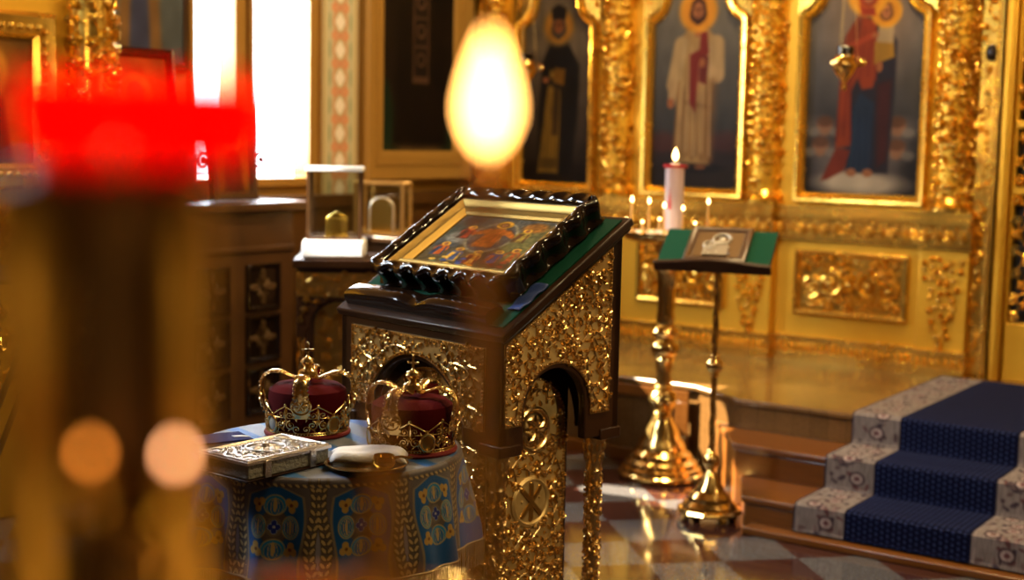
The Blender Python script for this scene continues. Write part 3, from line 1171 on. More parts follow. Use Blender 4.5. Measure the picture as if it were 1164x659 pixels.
def icon_mother(U, V):         # woman in russet mantle with a child
    p = Paint(U, V, (80, 80, 90))
    p.grad((30, 28, 32), (104, 102, 104), (V - 0.12) / 0.75)
    w = U.max()
    cx = w * 0.53
    p.ell(cx, 1.0, 0.26, 0.34, (150, 120, 96), 0.9, 0.5)
    for (x, y, r) in ((0.10, 0.36, 0.10), (0.14, 0.24, 0.10), (0.55, 0.36, 0.10), (0.52, 0.24, 0.10), (0.30, 0.14, 0.2), (0.2, 0.13, 0.13), (0.44, 0.13, 0.13)):
        p.ell(x, y, r, r * 0.62, (120, 112, 112), 0.8, 0.5)
    for (x, y) in ((0.135, 0.375), (0.115, 0.265), (0.535, 0.375), (0.535, 0.255)):
        p.ell(x, y, 0.046, 0.050, (138, 104, 84), 0.5, 0.95)
        p.ell(x, y + 0.026, 0.046, 0.030, (84, 58, 44), 0.5, 0.85)
        for s in (-1, 1):
            p.ell(x + s * 0.062, y - 0.03, 0.036, 0.024, (128, 122, 118), 0.5, 0.7)
    p.ell(w * 0.5, 0.07, 0.24, 0.062, (178, 166, 152), 0.7, 0.9)
    p.ell(w * 0.42, 0.09, 0.14, 0.045, (196, 184, 168), 0.6, 0.7)
    # dress and mantle
    p.poly([(cx - 0.10, 0.13), (cx + 0.13, 0.13), (cx + 0.15, 0.55), (cx + 0.15, 0.82), (cx + 0.07, 0.95), (cx - 0.05, 0.95), (cx - 0.12, 0.80), (cx - 0.12, 0.45)], (38, 34, 44), 0.016)
    p.poly([(cx - 0.09, 0.13), (cx + 0.03, 0.14), (cx + 0.04, 0.5), (cx - 0.04, 0.56), (cx - 0.10, 0.4)], (34, 46, 66), 0.02)
    robe_folds(p, cx - 0.08, cx + 0.03, 0.15, 0.48, (24, 34, 56), 5, 0.006, 0.8)
    p.poly([(cx - 0.06, 0.97), (cx - 0.13, 0.86), (cx - 0.155, 0.60), (cx - 0.165, 0.26), (cx - 0.08, 0.27), (cx - 0.09, 0.56), (cx - 0.05, 0.64)], (122, 56, 30), 0.012)
    p.poly([(cx - 0.05, 0.96), (cx + 0.03, 0.93), (cx + 0.06, 0.72), (cx + 0.03, 0.58), (cx - 0.03, 0.57), (cx - 0.07, 0.66)], (126, 58, 32), 0.012)
    p.poly([(cx - 0.16, 0.26), (cx - 0.08, 0.25), (cx - 0.11, 0.14), (cx - 0.20, 0.09), (cx - 0.24, 0.08)], (104, 46, 32), 0.012)
    robe_folds(p, cx - 0.15, cx - 0.09, 0.30, 0.85, (96, 34, 22), 3, 0.006, 0.7)
    robe_folds(p, cx - 0.04, cx + 0.04, 0.62, 0.9, (104, 38, 26), 3, 0.006, 0.7)
    p.poly([(cx + 0.05, 0.60), (cx + 0.13, 0.62), (cx + 0.12, 0.20), (cx + 0.07, 0.16)], (66, 26, 24), 0.02, 0.7)
    for s in (-0.07, 0.02):
        p.ell(cx + s, 0.13, 0.028, 0.022, (150, 104, 78))
    # child
    p.poly([(cx + 0.03, 0.78), (cx + 0.13, 0.78), (cx + 0.13, 0.90), (cx + 0.09, 0.93), (cx + 0.05, 0.91)], (170, 150, 122), 0.012)
    p.poly([(cx + 0.03, 0.70), (cx + 0.14, 0.74), (cx + 0.13, 0.81), (cx + 0.03, 0.82)], (150, 116, 50), 0.012)
    p.cap(cx - 0.10, 0.80, cx + 0.03, 0.86, 0.018, 0.014, (150, 70, 44), 0.01)
    p.ell(cx + 0.03, 0.855, 0.02, 0.014, SKIN)
    p.ell(cx + 0.06, 0.69, 0.016, 0.03, SKIN)
    head(p, cx + 0.085, 0.975, 0.036, (110, 74, 42), False, (168, 116, 82), (222, 164, 60))
    head(p, cx - 0.015, 1.07, 0.05, (140, 58, 36), False, (160, 108, 78), (220, 164, 62))
    p.poly([(cx - 0.065, 1.02), (cx - 0.05, 0.96), (cx + 0.03, 0.955), (cx + 0.02, 1.0), (cx - 0.03, 1.0)], (142, 58, 36), 0.012)
    p.noise(0.16, 18)
    return p.c


ICONS = [(-4.935, -4.345, 'icon of a bearded saint in a black cape, leftmost of the three great icons', icon_saint),
         (-4.025, -3.365, 'icon of a standing figure in a cream robe with red stole between gold columns', icon_teacher),
         (-3.07, -2.335, 'icon of a woman in a russet mantle carrying a child above white cloud', icon_mother)]
for (u0, u1, lab, fn) in ICONS:
    t = thing('framed_icon', lab, 'icon', W(u0, EAST, 1.285), ROT, None)
    w = u1 - u0
    F = FIo(0, 0, 0)
    out = arch_outline(0, w, 0.0, 1.0, 1.4)
    b = MB()
    b.sweep(out, [(0.001, 0.0015), (0.001, 0.045), (0.010, 0.060), (0.026, 0.056), (0.034, 0.036), (0.044, 0.044), (0.054, 0.034), (0.060, 0.012)], F)
    b.build('icon_frame', M['gold'], t)
    grid_panel('icon_painting', w - 0.05, 1.40, 150, 330, lambda U, V, fn=fn: fn(U, V - 0.02), FR((0.025, -0.010, 0.02), (1, 0, 0), (0, 0, 1), (0, -1, 0)), M['painting'], t, 0.50)
    # carved spandrels above the shoulders (part of the screen)
    for s in (0, 1):
        side = [q for q in out if q[1] >= 0.99]
        half = [q for q in side if (q[0] <= w / 2 + 1e-6 if s == 0 else q[0] >= w / 2 - 1e-6)]
        half.sort(key=lambda q: (q[1], -abs(q[0] - w / 2)))
        corner = (0 - 0.0, 1.50) if s == 0 else (w, 1.50)
        poly = half + [(w / 2, 1.50), corner]
        off = X(u0)
        b = MB()
        Fs = FIo(off, 1.285, 0)
        b.prism([(w / 2 + (q[0] - w / 2) * 1.03, 0.9 + (q[1] - 0.9) * 1.03) for q in poly], 0.013, 0.030, Fs)

        def ins(u, v, s=s, w=w, half=half):
            lim = 0.0
            for q in half:
                if q[1] <= v:
                    lim = q[0]
            return (u < lim - 0.065) if s == 0 else (u > lim + 0.065)
        b.foliage(FIo(off, 1.285, -0.03), ins, ((0.0, w / 2, 1.05, 1.48) if s == 0 else (w / 2, w, 1.05, 1.48)), 0.032, 0.020, rng, 'lcfb')
        b.build('spandrel', M['gold'], ICO)

# ---- altar gate on the right (open-work carving over dark)
t = thing('altar_gate', 'carved openwork gilded gate leaf right of the beaded jamb at the edge of the screen', 'gate', W(-1.97, EAST, PZ), ROT)
b = MB()
b.box(0.0, 0.05, -0.03, 0.10, 0, 2.6)
b.box(0.012, 0.036, -0.042, -0.03, 0, 2.6)
b.build('jamb', M['goldflat'], t, bevel=0.006)
b = MB()
b.box(0.05, 0.9, 0.06, 0.09, 0.0, 2.4)
b.build('dark_backing', M['black'], t)
b = MB()
b.box(0.052, 0.072, 0.01, 0.06, 0.0, 2.4)
b.box(0.86, 0.9, 0.01, 0.06, 0.0, 2.4)
b.box(0.052, 0.9, 0.01, 0.06, 0.0, 0.30)
b.box(0.052, 0.9, 0.01, 0.06, 2.3, 2.4)
for z in (0.95, 1.28, 1.86):
    b.box(0.052, 0.9, 0.01, 0.06, z, z + 0.04)
b.build('gate_frame', M['goldflat'], t, bevel=0.006)
b = MB()
Fg = FR((0, 0.02, 0), (1, 0, 0), (0, 0, 1), (0, -1, 0))
rg = random.Random(5)
b.foliage(Fg, lambda u, v: not any(z - 0.02 < v < z + 0.06 for z in (0.95, 1.28, 1.86)), (0.085, 0.85, 0.33, 2.27), 0.062, 0.03, rg, 'cclf', True, 1.1)
b.build('openwork_scrolls', M['gold'], t)


# ---- hanging oil lamps before the icons
def icon_lamp(loc, lab):
    t = thing('oil_lamp', lab, 'lamp', loc, ROT)
    b = MB()
    b.lathe([(0.002, -0.13), (0.012, -0.125), (0.016, -0.11), (0.008, -0.095), (0.020, -0.075), (0.045, -0.045), (0.060, -0.015), (0.062, 0.0), (0.052, 0.012), (0.040, 0.02), (0.050, 0.035), (0.046, 0.045)], 20)
    for k in range(3):
        a = k * 2 * PI / 3 + 0.5
        Fk = FR((0.055 * math.cos(a), 0.055 * math.sin(a), 0.005), (math.cos(a), math.sin(a), 0), (0, 0, 1), (-math.sin(a), math.cos(a), 0))
        b.curl(Fk, 0.012, 0.0, 0, 0.06, 0.0, 1, 1.2)
        b.ball((0.085 * math.cos(a), 0.085 * math.sin(a), 0.01), 0.020, 8, 6)
    b.build('lamp_bowl', M['brass'], t)
    b = MB().lathe([(0.036, 0.04), (0.042, 0.085), (0.040, 0.088), (0.034, 0.045)], 16)
    b.build('glass_cup', M['lacquer'], t)
    for k in range(3):
        a = k * 2 * PI / 3 + 0.5
        b = MB().tube([(0.06 * math.cos(a), 0.06 * math.sin(a), 0.01), (0.03 * math.cos(a), 0.03 * math.sin(a), 0.40), (0, 0, 0.72)], 0.0009, 5)
        b.build('chain', M['darkbrass'], t)
    b = MB()
    b.tube([(0, 0, 0.72), (0, 0, 0.77), (0, 0.01, 0.79), (0, 0.15, 0.80), (0, 0.26, 0.80)], 0.006, 8)
    b.build('bracket', M['brass'], t)
    return t


icon_lamp(W(-2.62, 6.70, 2.00), 'gold oil lamp with black cup hanging before the icon of the woman and child')
icon_lamp(W(-4.55, 6.72, 2.00), 'gold oil lamp with black cup hanging before the dark-caped saint')


# ================================================================== THE BIG LECTERN
LZ = R(43.0)
LEC = thing('lectern', 'tall dark wooden lectern clad in chased gilt panels with arched openings', 'lectern', (-0.025, 3.57, 0), LZ)
rl = random.Random(21)
LD, LW = 0.455, 0.70
ZB, ZF = 0.775, 1.085
SL = math.atan(0.605)
FS = FR((0, 0, 0), (1, 0, 0), (0, 0, 1), (0, -1, 0))           # near side, outward -y
FF = FR((0, 0, 0), (0, 1, 0), (0, 0, 1), (-1, 0, 0))           # low front, outward -x


def arc(cx, cz, r, a0, a1, n=20, sz=1.0):
    return [(cx + r * math.cos(a0 + (a1 - a0) * k / n), cz + sz * r * math.sin(a0 + (a1 - a0) * k / n)) for k in range(n + 1)]


# wooden aprons
side_arch = [(0.203 - 0.116, ZB)] + arc(0.203, 0.87, 0.116, PI, 0, 22) + [(0.203 + 0.116, ZB)]
side_poly = [(0.0, ZB)] + side_arch + [(LD, ZB), (LD, ZF + LD * 0.605), (0.0, ZF)]
front_arch = arc(0.35, 0.78, 0.203, PI, 0, 26)
front_poly = [(0.0, ZB), (0.35 - 0.203, ZB)] + front_arch + [(0.35 + 0.203, ZB), (LW, ZB), (LW, ZF), (0.0, ZF)]
b = MB()
b.prism(side_poly, -0.028, 0.0, FS)
b.prism(side_poly, -LW, -LW + 0.028, FS)
b.prism(front_poly, -0.028, 0.0, FF)
back_poly = [(0.0, ZB), (0.35 - 0.203, ZB)] + front_arch + [(0.35 + 0.203, ZB), (LW, ZB), (LW, ZF + LD * 0.6), (0.0, ZF + LD * 0.6)]
b.prism(back_poly, -LD, -LD + 0.028, FF)
for (x, y) in ((0.035, 0.035), (LD - 0.035, 0.035), (0.035, LW - 0.035), (LD - 0.035, LW - 0.035)):
    b.box(x - 0.041, x + 0.041, y - 0.041, y + 0.041, ZB - 0.010, ZB + 0.022)
    b.box(x - 0.034, x + 0.034, y - 0.034, y + 0.034, ZB, ZF - 0.05)
fix_normals(b.build('case', M['darkwood'], LEC, bevel=0.004))
cs, sn = math.cos(SL), math.sin(SL)
FSL = FR((0, 0, ZF + 0.015), (cs, 0, sn), (0, 1, 0), (-sn, 0, cs))
b = MB()
b.box(-0.016, 0.555, -0.014, LW + 0.014, -0.024, 0.0, FSL)
b.box(-0.010, 0.545, -0.008, LW + 0.008, -0.034, -0.024, FSL)
fix_normals(b.build('slope_board', M['darkwood'], LEC, bevel=0.005))
b = MB().box(0.015, 0.535, 0.008, LW - 0.008, 0.0, 0.004, FSL)
fix_normals(b.build('velvet_cover', M['greenvelvet'], LEC))
# book ledge with a wavy lip
b = MB()
N = 60
prof_n = 7
for i in range(N + 1):
    y = 0.06 + (LW - 0.075) * i / N
    tt = abs(i / N - 0.5) * 2
    hh = 0.050 - 0.016 * math.exp(-(tt / 0.16) ** 2) - 0.012 * tt ** 3
    for (u, h) in ((0.012, 0.0), (0.010, hh * 0.55), (0.016, hh * 0.9), (0.028, hh), (0.045, hh * 0.98), (0.075, hh * 0.75), (0.078, 0.0)):
        b.v.append(tuple(FSL(u, y, h)))
b.f = [(i * prof_n + k, (i + 1) * prof_n + k, (i + 1) * prof_n + k + 1, i * prof_n + k + 1) for i in range(N) for k in range(prof_n - 1)]
b.f += [tuple(range(prof_n)), tuple(N * prof_n + k for k in range(prof_n))]
fix_normals(b.build('book_ledge', M['lacquer'], LEC))


def poly_inside(poly, margin):
    n = len(poly)

    def f(u, v):
        c = False
        dm = 1e9
        for i in range(n):
            x0, y0 = poly[i]
            x1, y1 = poly[(i + 1) % n]
            if (y0 > v) != (y1 > v) and u < (x1 - x0) * (v - y0) / (y1 - y0) + x0:
                c = not c
            dx, dy = x1 - x0, y1 - y0
            L2 = dx * dx + dy * dy
            if L2 < 1e-12:
                continue
            tt = max(0, min(1, ((u - x0) * dx + (v - y0) * dy) / L2))
            dm = min(dm, math.hypot(u - x0 - tt * dx, v - y0 - tt * dy))
        return c and dm > margin
    return f


def gilt_plate(name, poly, F, vs_scale, H, parent, rng, h0=0.0, holes=()):
    d = 0.007 * vs_scale + 0.009
    b = MB()
    b.prism(poly, h0, h0 + 0.004, F)
    base = b.build(name, M['oldgoldbase'], parent)
    F2 = lambda u, v, h: F(u, v, h + h0 + 0.004)
    ins0 = poly_inside(poly, d * 0.55)
    ins = lambda u, v: ins0(u, v) and not any((u - a) ** 2 + (v - c) ** 2 < r * r for (a, c, r) in holes)
    us = [q[0] for q in poly]
    vs_ = [q[1] for q in poly]
    b = MB()
    b.vine(F2, ins, (min(us), max(us), min(vs_), max(vs_)), vs_scale, H, rng, 900)
    b.build('vine_relief', M['oldgold'], base)
    # inset bead border
    n = len(poly)
    area = sum(poly[i][0] * poly[(i + 1) % n][1] - poly[(i + 1) % n][0] * poly[i][1] for i in range(n))
    P = poly if area > 0 else poly[::-1]
    off = []
    for i in range(n):
        a, p, c = Vector(P[i - 1]), Vector(P[i]), Vector(P[(i + 1) % n])
        d1, d2 = (p - a).normalized(), (c - p).normalized()
        n1, n2 = Vector((-d1.y, d1.x)), Vector((-d2.y, d2.x))
        nn = (n1 + n2)
        nn = nn.normalized() if nn.length > 1e-6 else n1
        k = 1 / max(0.5, nn.dot(n1))
        q = p + nn * 0.0055 * k
        off.append((q.x, q.y))
    b = MB()
    b.beadrow(F2, off, 0.0043, 0.0102, True, 0.0015)
    b.sweep(P, [(0.0, 0.0), (0.0, 0.003), (0.002, 0.003)], F2)
    b.build('bead_border', M['oldgold'], base)
    return base


sp = [(0.010, 0.845), (0.203 - 0.130, 0.845)] + arc(0.203, 0.87, 0.130, PI, 0, 24) + [(0.203 + 0.130, 0.845), (0.410, 0.845), (0.410, 1.308), (0.010, 1.064)]
gilt_plate('side_plate', sp, FS, 1.75, 0.011, LEC, rl)
fp = [(0.058, 0.828)] + [(0.35 - math.sqrt(0.218 ** 2 - 0.048 ** 2), 0.828)] + [q for q in arc(0.35, 0.78, 0.218, PI, 0, 40) if q[1] > 0.832] + [(0.35 + math.sqrt(0.218 ** 2 - 0.048 ** 2), 0.828), (0.642, 0.828), (0.642, 1.052), (0.058, 1.052)]
gilt_plate('front_plate', fp, FF, 1.75, 0.010, LEC, rl)

# inner pedestal with arched plates
b = MB()
b.box(0.060, 0.36, 0.105, LW - 0.105, 0.10, 0.99)
b.build('pedestal_core', M['darkwood'], LEC, bevel=0.004)
b = MB()
b.box(-0.02, LD + 0.02, -0.02, LW + 0.02, 0.0, 0.06)
b.box(0.0, LD, 0.0, LW, 0.06, 0.11)
b.build('foot_plinth', M['darkwood'], LEC, bevel=0.008)
Fp = FR((0, 0.105, 0), (1, 0, 0), (0, 0, 1), (0, -1, 0))
pp2 = [(0.083, 0.14), (0.345, 0.14), (0.345, 0.815)] + arc(0.214, 0.815, 0.131, 0, PI, 22)[1:-1] + [(0.083, 0.815)]
pl = gilt_plate('arched_plate', pp2, Fp, 1.85, 0.012, LEC, rl, 0.0, ((0.218, 0.80, 0.066), (0.212, 0.597, 0.080)))
# rosette medallion and monogram medallion
b = MB()
Fm = lambda u, v, h: Fp(u, v, h + 0.004)


def ring2d(b, F, cx, cz, rx, rz, rt, n=36, h=0.003):
    b.tube([F(cx + rx * math.cos(2 * PI * k / n), cz + rz * math.sin(2 * PI * k / n), h) for k in range(n)], rt, 6, True)


ring2d(b, Fm, 0.218, 0.80, 0.056, 0.060, 0.006)
b.ball((0.218, 0.80, 0.0), 0.048, 18, 8, Fm, (1, 1.08, 0.35))
for k in range(8):
    a = 2 * PI * k / 8
    b.leaf(lambda u, v, h: Fm(u, v, h + 0.013), 0.218 + 0.008 * math.cos(a), 0.80 + 0.008 * math.sin(a), a, 0.036, 0.012, 0.008)
b.bead(lambda u, v, h: Fm(u, v, h + 0.018), 0.218, 0.80, 0.009)
o = b.build('rosette_medallion', M['oldgold'], pl)
b = MB()
b.prism(arc(0.212, 0.597, 0.062, 0, 2 * PI, 40)[:-1], 0.0, 0.004, Fm)
ring2d(b, Fm, 0.212, 0.597, 0.064, 0.064, 0.006)
ring2d(b, Fm, 0.212, 0.597, 0.070, 0.070, 0.0035)
b.bead(Fm, 0.212 - 0.034, 0.60, 0.005, 0.004)
b.bead(Fm, 0.212 + 0.034, 0.605, 0.005, 0.004)
b.build('medallion_disc', M['oldgoldbase'], pl)
b = MB()
Fx = lambda u, v, h: Fm(u + 0.212, v + 0.597, h)


def bar(p0, p1, w0, w1, h=0.009):
    a, c = Vector(p0), Vector(p1)
    d = (c - a).normalized()
    nn = Vector((-d.y, d.x))
    b.prism([tuple(a + nn * w0), tuple(a - nn * w0), tuple(c - nn * w1), tuple(c + nn * w1)], 0.003, h, Fx)


bar((0, -0.050), (0, 0.050), 0.0065, 0.0065, 0.0085)
bar((-0.036, -0.040), (0.034, 0.036), 0.006, 0.006)
bar((-0.034, 0.036), (0.036, -0.040), 0.006, 0.006, 0.0095)
for (x, z) in ((0, -0.05), (0, 0.05), (-0.036, -0.04), (0.034, 0.036), (-0.034, 0.036), (0.036, -0.04)):
    b.ball((x, z, 0.004), 0.0085, 8, 4, Fx, (1, 1, 0.5))
b.build('crossed_monogram', M['darkbrass'], pl)
Fq = FR((0.060, 0, 0), (0, 1, 0), (0, 0, 1), (-1, 0, 0))
pp3 = [(0.115, 0.14), (0.585, 0.14), (0.585, 0.72)] + arc(0.35, 0.72, 0.235, 0, PI, 26)[1:-1] + [(0.115, 0.72)]
gilt_plate('arched_plate', pp3, Fq, 2.0, 0.012, LEC, rl)
# corner colonnettes
for (x, y) in ((0.040, 0.050), (LD - 0.042, 0.050), (0.040, LW - 0.05), (LD - 0.042, LW - 0.05)):
    b = MB()
    r0 = 0.021
    b.lathe([(0.036, 0.11), (0.036, 0.15), (0.026, 0.16), (0.030, 0.175), (0.022, 0.19), (r0, 0.20), (r0, 0.66), (0.026, 0.668), (0.022, 0.68), (0.024, 0.69), (0.030, 0.745), (0.036, 0.764)], 18, (x, y, 0))
    Fc = (lambda x, y: (lambda s, v, h: Vector((x + (0.021 + h) * math.cos(s / 0.021), y + (0.021 + h) * math.sin(s / 0.021), v))))(x, y)
    rr = random.Random(7)
    b.foliage(Fc, lambda u, v: True, (-PI * 0.021, PI * 0.021, 0.215, 0.65), 0.019, 0.008, rr, 'lllb', False, 1.3)
    for row in range(2):
        for k in range(8):
            s = (k + 0.5 * row) / 8 * 2 * PI * 0.021
            b.leaf(Fc, s, 0.69 + 0.03 * row, PI / 2, 0.036, 0.008, 0.010 + 0.004 * row)
    b.build('colonnette', M['oldgold'], LEC)

# ================================================================== ICON IN ITS BLACK CASE ON THE LECTERN
base = FSL(0.0, 0.0, 0.0055)
ca, sa_ = math.cos(LZ), math.sin(LZ)
Lw = lambda p: Vector((-0.025 + p.x * ca - p.y * sa_, 3.57 + p.x * sa_ + p.y * ca, p.z))
KIO = thing('cased_icon', 'colourful icon in a gilt frame inside a black lacquered wavy-edged case on the lectern', 'icon', Lw(base), LZ)
FK = FR((0, 0, 0), (cs, 0, sn), (0, 1, 0), (-sn, 0, cs))
KU0, KU1, KV0, KV1 = 0.112, 0.530, 0.062, 0.640


def rounded_rect(u0, u1, v0, v1, r, step):
    pts = []
    for (cu, cv, a0) in ((u1 - r, v0 + r, -PI / 2), (u1 - r, v1 - r, 0), (u0 + r, v1 - r, PI / 2), (u0 + r, v0 + r, PI)):
        for k in range(5):
            a = a0 + PI / 2 * k / 4
            pts.append((cu + r * math.cos(a), cv + r * math.sin(a)))
    out = []
    n = len(pts)
    for i in range(n):
        a, c = pts[i], pts[(i + 1) % n]
        L = math.hypot(c[0] - a[0], c[1] - a[1])
        m = max(1, int(L / step))
        for k in range(m):
            out.append((a[0] + (c[0] - a[0]) * k / m, a[1] + (c[1] - a[1]) * k / m))
    return out


path = rounded_rect(KU0, KU1, KV0, KV1, 0.012, 0.0045)
n = len(path)
prof = [(0.004, 0.0), (-0.004, 0.006), (0.002, 0.018), (-0.002, 0.040), (-0.010, 0.066), (-0.008, 0.078), (0.002, 0.082), (0.014, 0.080), (0.026, 0.076), (0.032, 0.070), (0.034, 0.050)]
b = MB()
cum = 0.0
for i in range(n):
    p, a, c = Vector(path[i]), Vector(path[i - 1]), Vector(path[(i + 1) % n])
    d = (c - a).normalized()
    nn = Vector((-d.y, d.x))
    ph = cum / 0.082 * 2 * PI + 0.9 * math.sin(cum * 9.0)
    w = math.copysign(abs(math.sin(ph)) ** 0.75, math.sin(ph))
    w2 = math.sin(ph + 0.5)
    for k, (o, h) in enumerate(prof):
        amp = (0, 0.003, 0.005, 0.007, 0.008, 0.008, 0.006, 0.004, 0.0015, 0, 0)[k]
        q = p + nn * (o + amp * w)
        hh = h + (0.0035 * w2 if 4 <= k <= 7 else 0)
        b.v.append(tuple(FK(q.x, q.y, hh)))
    cum += (c - p).length
m = len(prof)
for i in range(n):
    j = (i + 1) % n
    for k in range(m - 1):
        b.f.append((i * m + k, j * m + k, j * m + k + 1, i * m + k + 1))
fix_normals(b.build('wavy_case', M['lacquer'], KIO, ang=70))
b = MB()
iu0, iu1, iv0, iv1 = KU0 + 0.034, KU1 - 0.034, KV0 + 0.034, KV1 - 0.034
b.sweep([(iu0, iv0), (iu1, iv0), (iu1, iv1), (iu0, iv1)], [(0.0, 0.050), (0.0, 0.062), (0.006, 0.064), (0.012, 0.058), (0.026, 0.052), (0.030, 0.055), (0.035, 0.054), (0.042, 0.044), (0.046, 0.046), (0.052, 0.040), (0.054, 0.034)], FK)
b.build('gilt_frame', M['framegilt'], KIO, ang=25)


def icon_feast(U, V):
    # U runs across (left to right of the picture), V up the picture
    w, h = U.max(), V.max()
    p = Paint(U, V, (70, 72, 70))
    p.grad((84, 70, 40), (92, 90, 84), V / h)
    x = lambda t: t * w
    y = lambda t: t * h
    # rocks and foliage
    for (a, c, r, s, cc) in ((.12, .7, .13, .2, (60, 66, 58)), (.88, .7, .13, .22, (98, 96, 58)), (.85, .45, .16, .12, (112, 108, 62)), (.14, .42, .15, .13, (66, 70, 72)), (.2, .55, .15, .12, (124, 122, 112)), (.82, .85, .12, .1, (150, 96, 40)), (.15, .88, .1, .1, (66, 58, 46))):
        p.ell(x(a), y(c), r * w, s * h, cc, 0.5, 0.9)
    # oval glory with central figure
    p.ell(x(.5), y(.60), .23 * w, .31 * h, (150, 140, 108), 0.12)
    p.ell(x(.5), y(.60), .205 * w, .285 * h, (78, 74, 72), 0.12)
    p.poly([(x(.40), y(.40)), (x(.60), y(.40)), (x(.59), y(.64)), (x(.62), y(.72)), (x(.55), y(.78)), (x(.45), y(.78)), (x(.38), y(.72)), (x(.41), y(.62))], (176, 92, 28), 0.008)
    robe_folds(p, x(.42), x(.58), y(.42), y(.74), (108, 48, 18), 6, 0.003, 0.8)
    robe_folds(p, x(.43), x(.58), y(.44), y(.70), (214, 140, 52), 4, 0.002, 0.7)
    p.cap(x(.40), y(.72), x(.30), y(.64), .03 * w, .02 * w, (182, 100, 34), 0.006)
    p.cap(x(.60), y(.72), x(.70), y(.64), .03 * w, .02 * w, (182, 100, 34), 0.006)
    p.ell(x(.5), y(.86), .085 * w, .075 * h, (206, 150, 48), 0.15)
    p.ell(x(.5), y(.855), .045 * w, .045 * h, (86, 48, 26), 0.2)
    p.ell(x(.5), y(.85), .030 * w, .035 * h, (164, 108, 70), 0.2)
    # side figures
    for (a, c, c1, c2) in ((.22, .66, (160, 62, 34), (70, 50, 40)), (.78, .68, (150, 128, 56), (90, 60, 36)), (.14, .30, (180, 88, 30), (52, 60, 88)), (.34, .22, (60, 78, 116), (196, 150, 60)), (.55, .20, (190, 130, 46), (120, 50, 30)), (.74, .24, (40, 66, 116), (170, 80, 34)), (.88, .30, (170, 84, 36), (110, 104, 60))):
        p.ell(x(a), y(c), .075 * w, .085 * h, c1, 0.25)
        p.poly([(x(a - .07), y(c - .13)), (x(a + .07), y(c - .13)), (x(a + .05), y(c + .04)), (x(a - .05), y(c + .04))], c2, 0.006)
        p.poly([(x(a - .02), y(c - .12)), (x(a + .05), y(c - .12)), (x(a + .03), y(c + .05)), (x(a), y(c + .05))], c1, 0.006)
        p.ell(x(a), y(c + .10), .045 * w, .042 * h, (204, 152, 52), 0.2)
        p.ell(x(a), y(c + .097), .024 * w, .025 * h, (150, 96, 62), 0.25)
    for i in range(16):
        a = random.Random(i).uniform(.08, .92)
        c = random.Random(i + 50).uniform(.03, .16)
        p.ell(x(a), y(c), .035 * w, .022 * h, random.Random(i + 9).choice(((196, 120, 30), (54, 70, 120), (210, 170, 70), (150, 56, 30), (92, 100, 70))), 0.3)
    p.noise(0.5, 40)
    return p.c


pu0, pu1, pv0, pv1 = iu0 + 0.05, iu1 - 0.05, iv0 + 0.05, iv1 - 0.05
# picture: its left edge is at high y (far along the front), its top at high u
FP = lambda a, c, h: FK(pu0 + c, pv1 - a, 0.036 + h)
grid_panel('icon_painting', pv1 - pv0, pu1 - pu0, 260, 180, icon_feast, FP, M['painting'], KIO)
fix_normals(MB().box(KU0 + 0.03, KU1 - 0.03, KV0 + 0.03, KV1 - 0.03, 0.002, 0.034, FK).build('case_back', M['darkwood'], KIO))

# blue cloth lying on the slope beside the case
tc_ = FSL(0.14, 0.03, 0.005)
b = MB()
Nn = 14
Fb = FR((0, 0, 0), (cs, 0, sn), (0, 1, 0), (-sn, 0, cs))
for j in range(9):
    for i in range(Nn + 1):
        u = -0.055 + 0.12 * i / Nn
        v = -0.026 + 0.048 * j / 8
        b.v.append(tuple(Fb(u, v, 0.006 + 0.003 * math.sin(i * 0.9 + j * 0.4))))
b.f = [(j * (Nn + 1) + i, j * (Nn + 1) + i + 1, (j + 1) * (Nn + 1) + i + 1, (j + 1) * (Nn + 1) + i) for j in range(8) for i in range(Nn)]
o = b.build('blue_ribbon', M['bluecloth'], None)
o.location = Lw(tc_)
o.rotation_euler = (0, 0, LZ)
sm = o.modifiers.new('thick', 'SOLIDIFY')
sm.thickness = 0.004
tag(o, 'deep blue ribbon cloth on the lectern slope beside the black icon case', 'cloth')

# ================================================================== ROUND TABLE WITH BROCADE
TX, TY, TZ = -0.462, 3.455, 0.818
TR = 0.345
t = thing('round_table', 'small round table hidden under the blue brocade cloth', 'table', (TX, TY, 0))
b = MB().lathe([(0.32, 0.775), (0.335, 0.78), (0.335, 0.802), (0.32, 0.808)], 48)
b.build('tabletop', M['darkwood'], t)
b = MB().lathe([(0.20, 0.0), (0.20, 0.03), (0.08, 0.06), (0.04, 0.12), (0.05, 0.3), (0.035, 0.45), (0.06, 0.6), (0.05, 0.7), (0.14, 0.775)], 24)
b.build('pedestal_leg', M['darkwood'], t)
DROP = 0.225


def fold(th, d):
    k = d / DROP
    return (0.016 * math.sin(7 * th + 0.4) + 0.010 * math.sin(13 * th + 1.3) + 0.006 * math.sin(23 * th)) * min(1, k * 1.2) + 0.030 * k


NT = 1000
rows = [('t', r) for r in np.linspace(0.02, TR - 0.012, 30)] + [('e', a) for a in (0.25, 0.5, 0.75, 1.0)] + [('d', d) for d in np.linspace(0.004, DROP, 110)]
b = MB()
th = np.linspace(0, 2 * PI, NT, endpoint=False)
S_, D_ = [], []
for (k, q) in rows:
    for a in th:
        if k == 't':
            r, z, d = q, 0, q - TR
        elif k == 'e':
            r, z, d = TR - 0.012 + 0.012 * math.sin(q * PI / 2), -0.012 * (1 - math.cos(q * PI / 2)), 0.0
        else:
            r, z, d = TR + fold(a, q), -0.012 - q, 0.012 + q
        b.v.append((r * math.cos(a), r * math.sin(a), z))
        S_.append((a + PI / 2) * 0.36)
        D_.append(d)
nr = len(rows)
b.f = [(j * NT + i, (j + 1) * NT + i, (j + 1) * NT + (i + 1) % NT, j * NT + (i + 1) % NT) for j in range(nr - 1) for i in range(NT)]
b.f.append(tuple(range(NT)))
S_ = np.array(S_)[None, :]
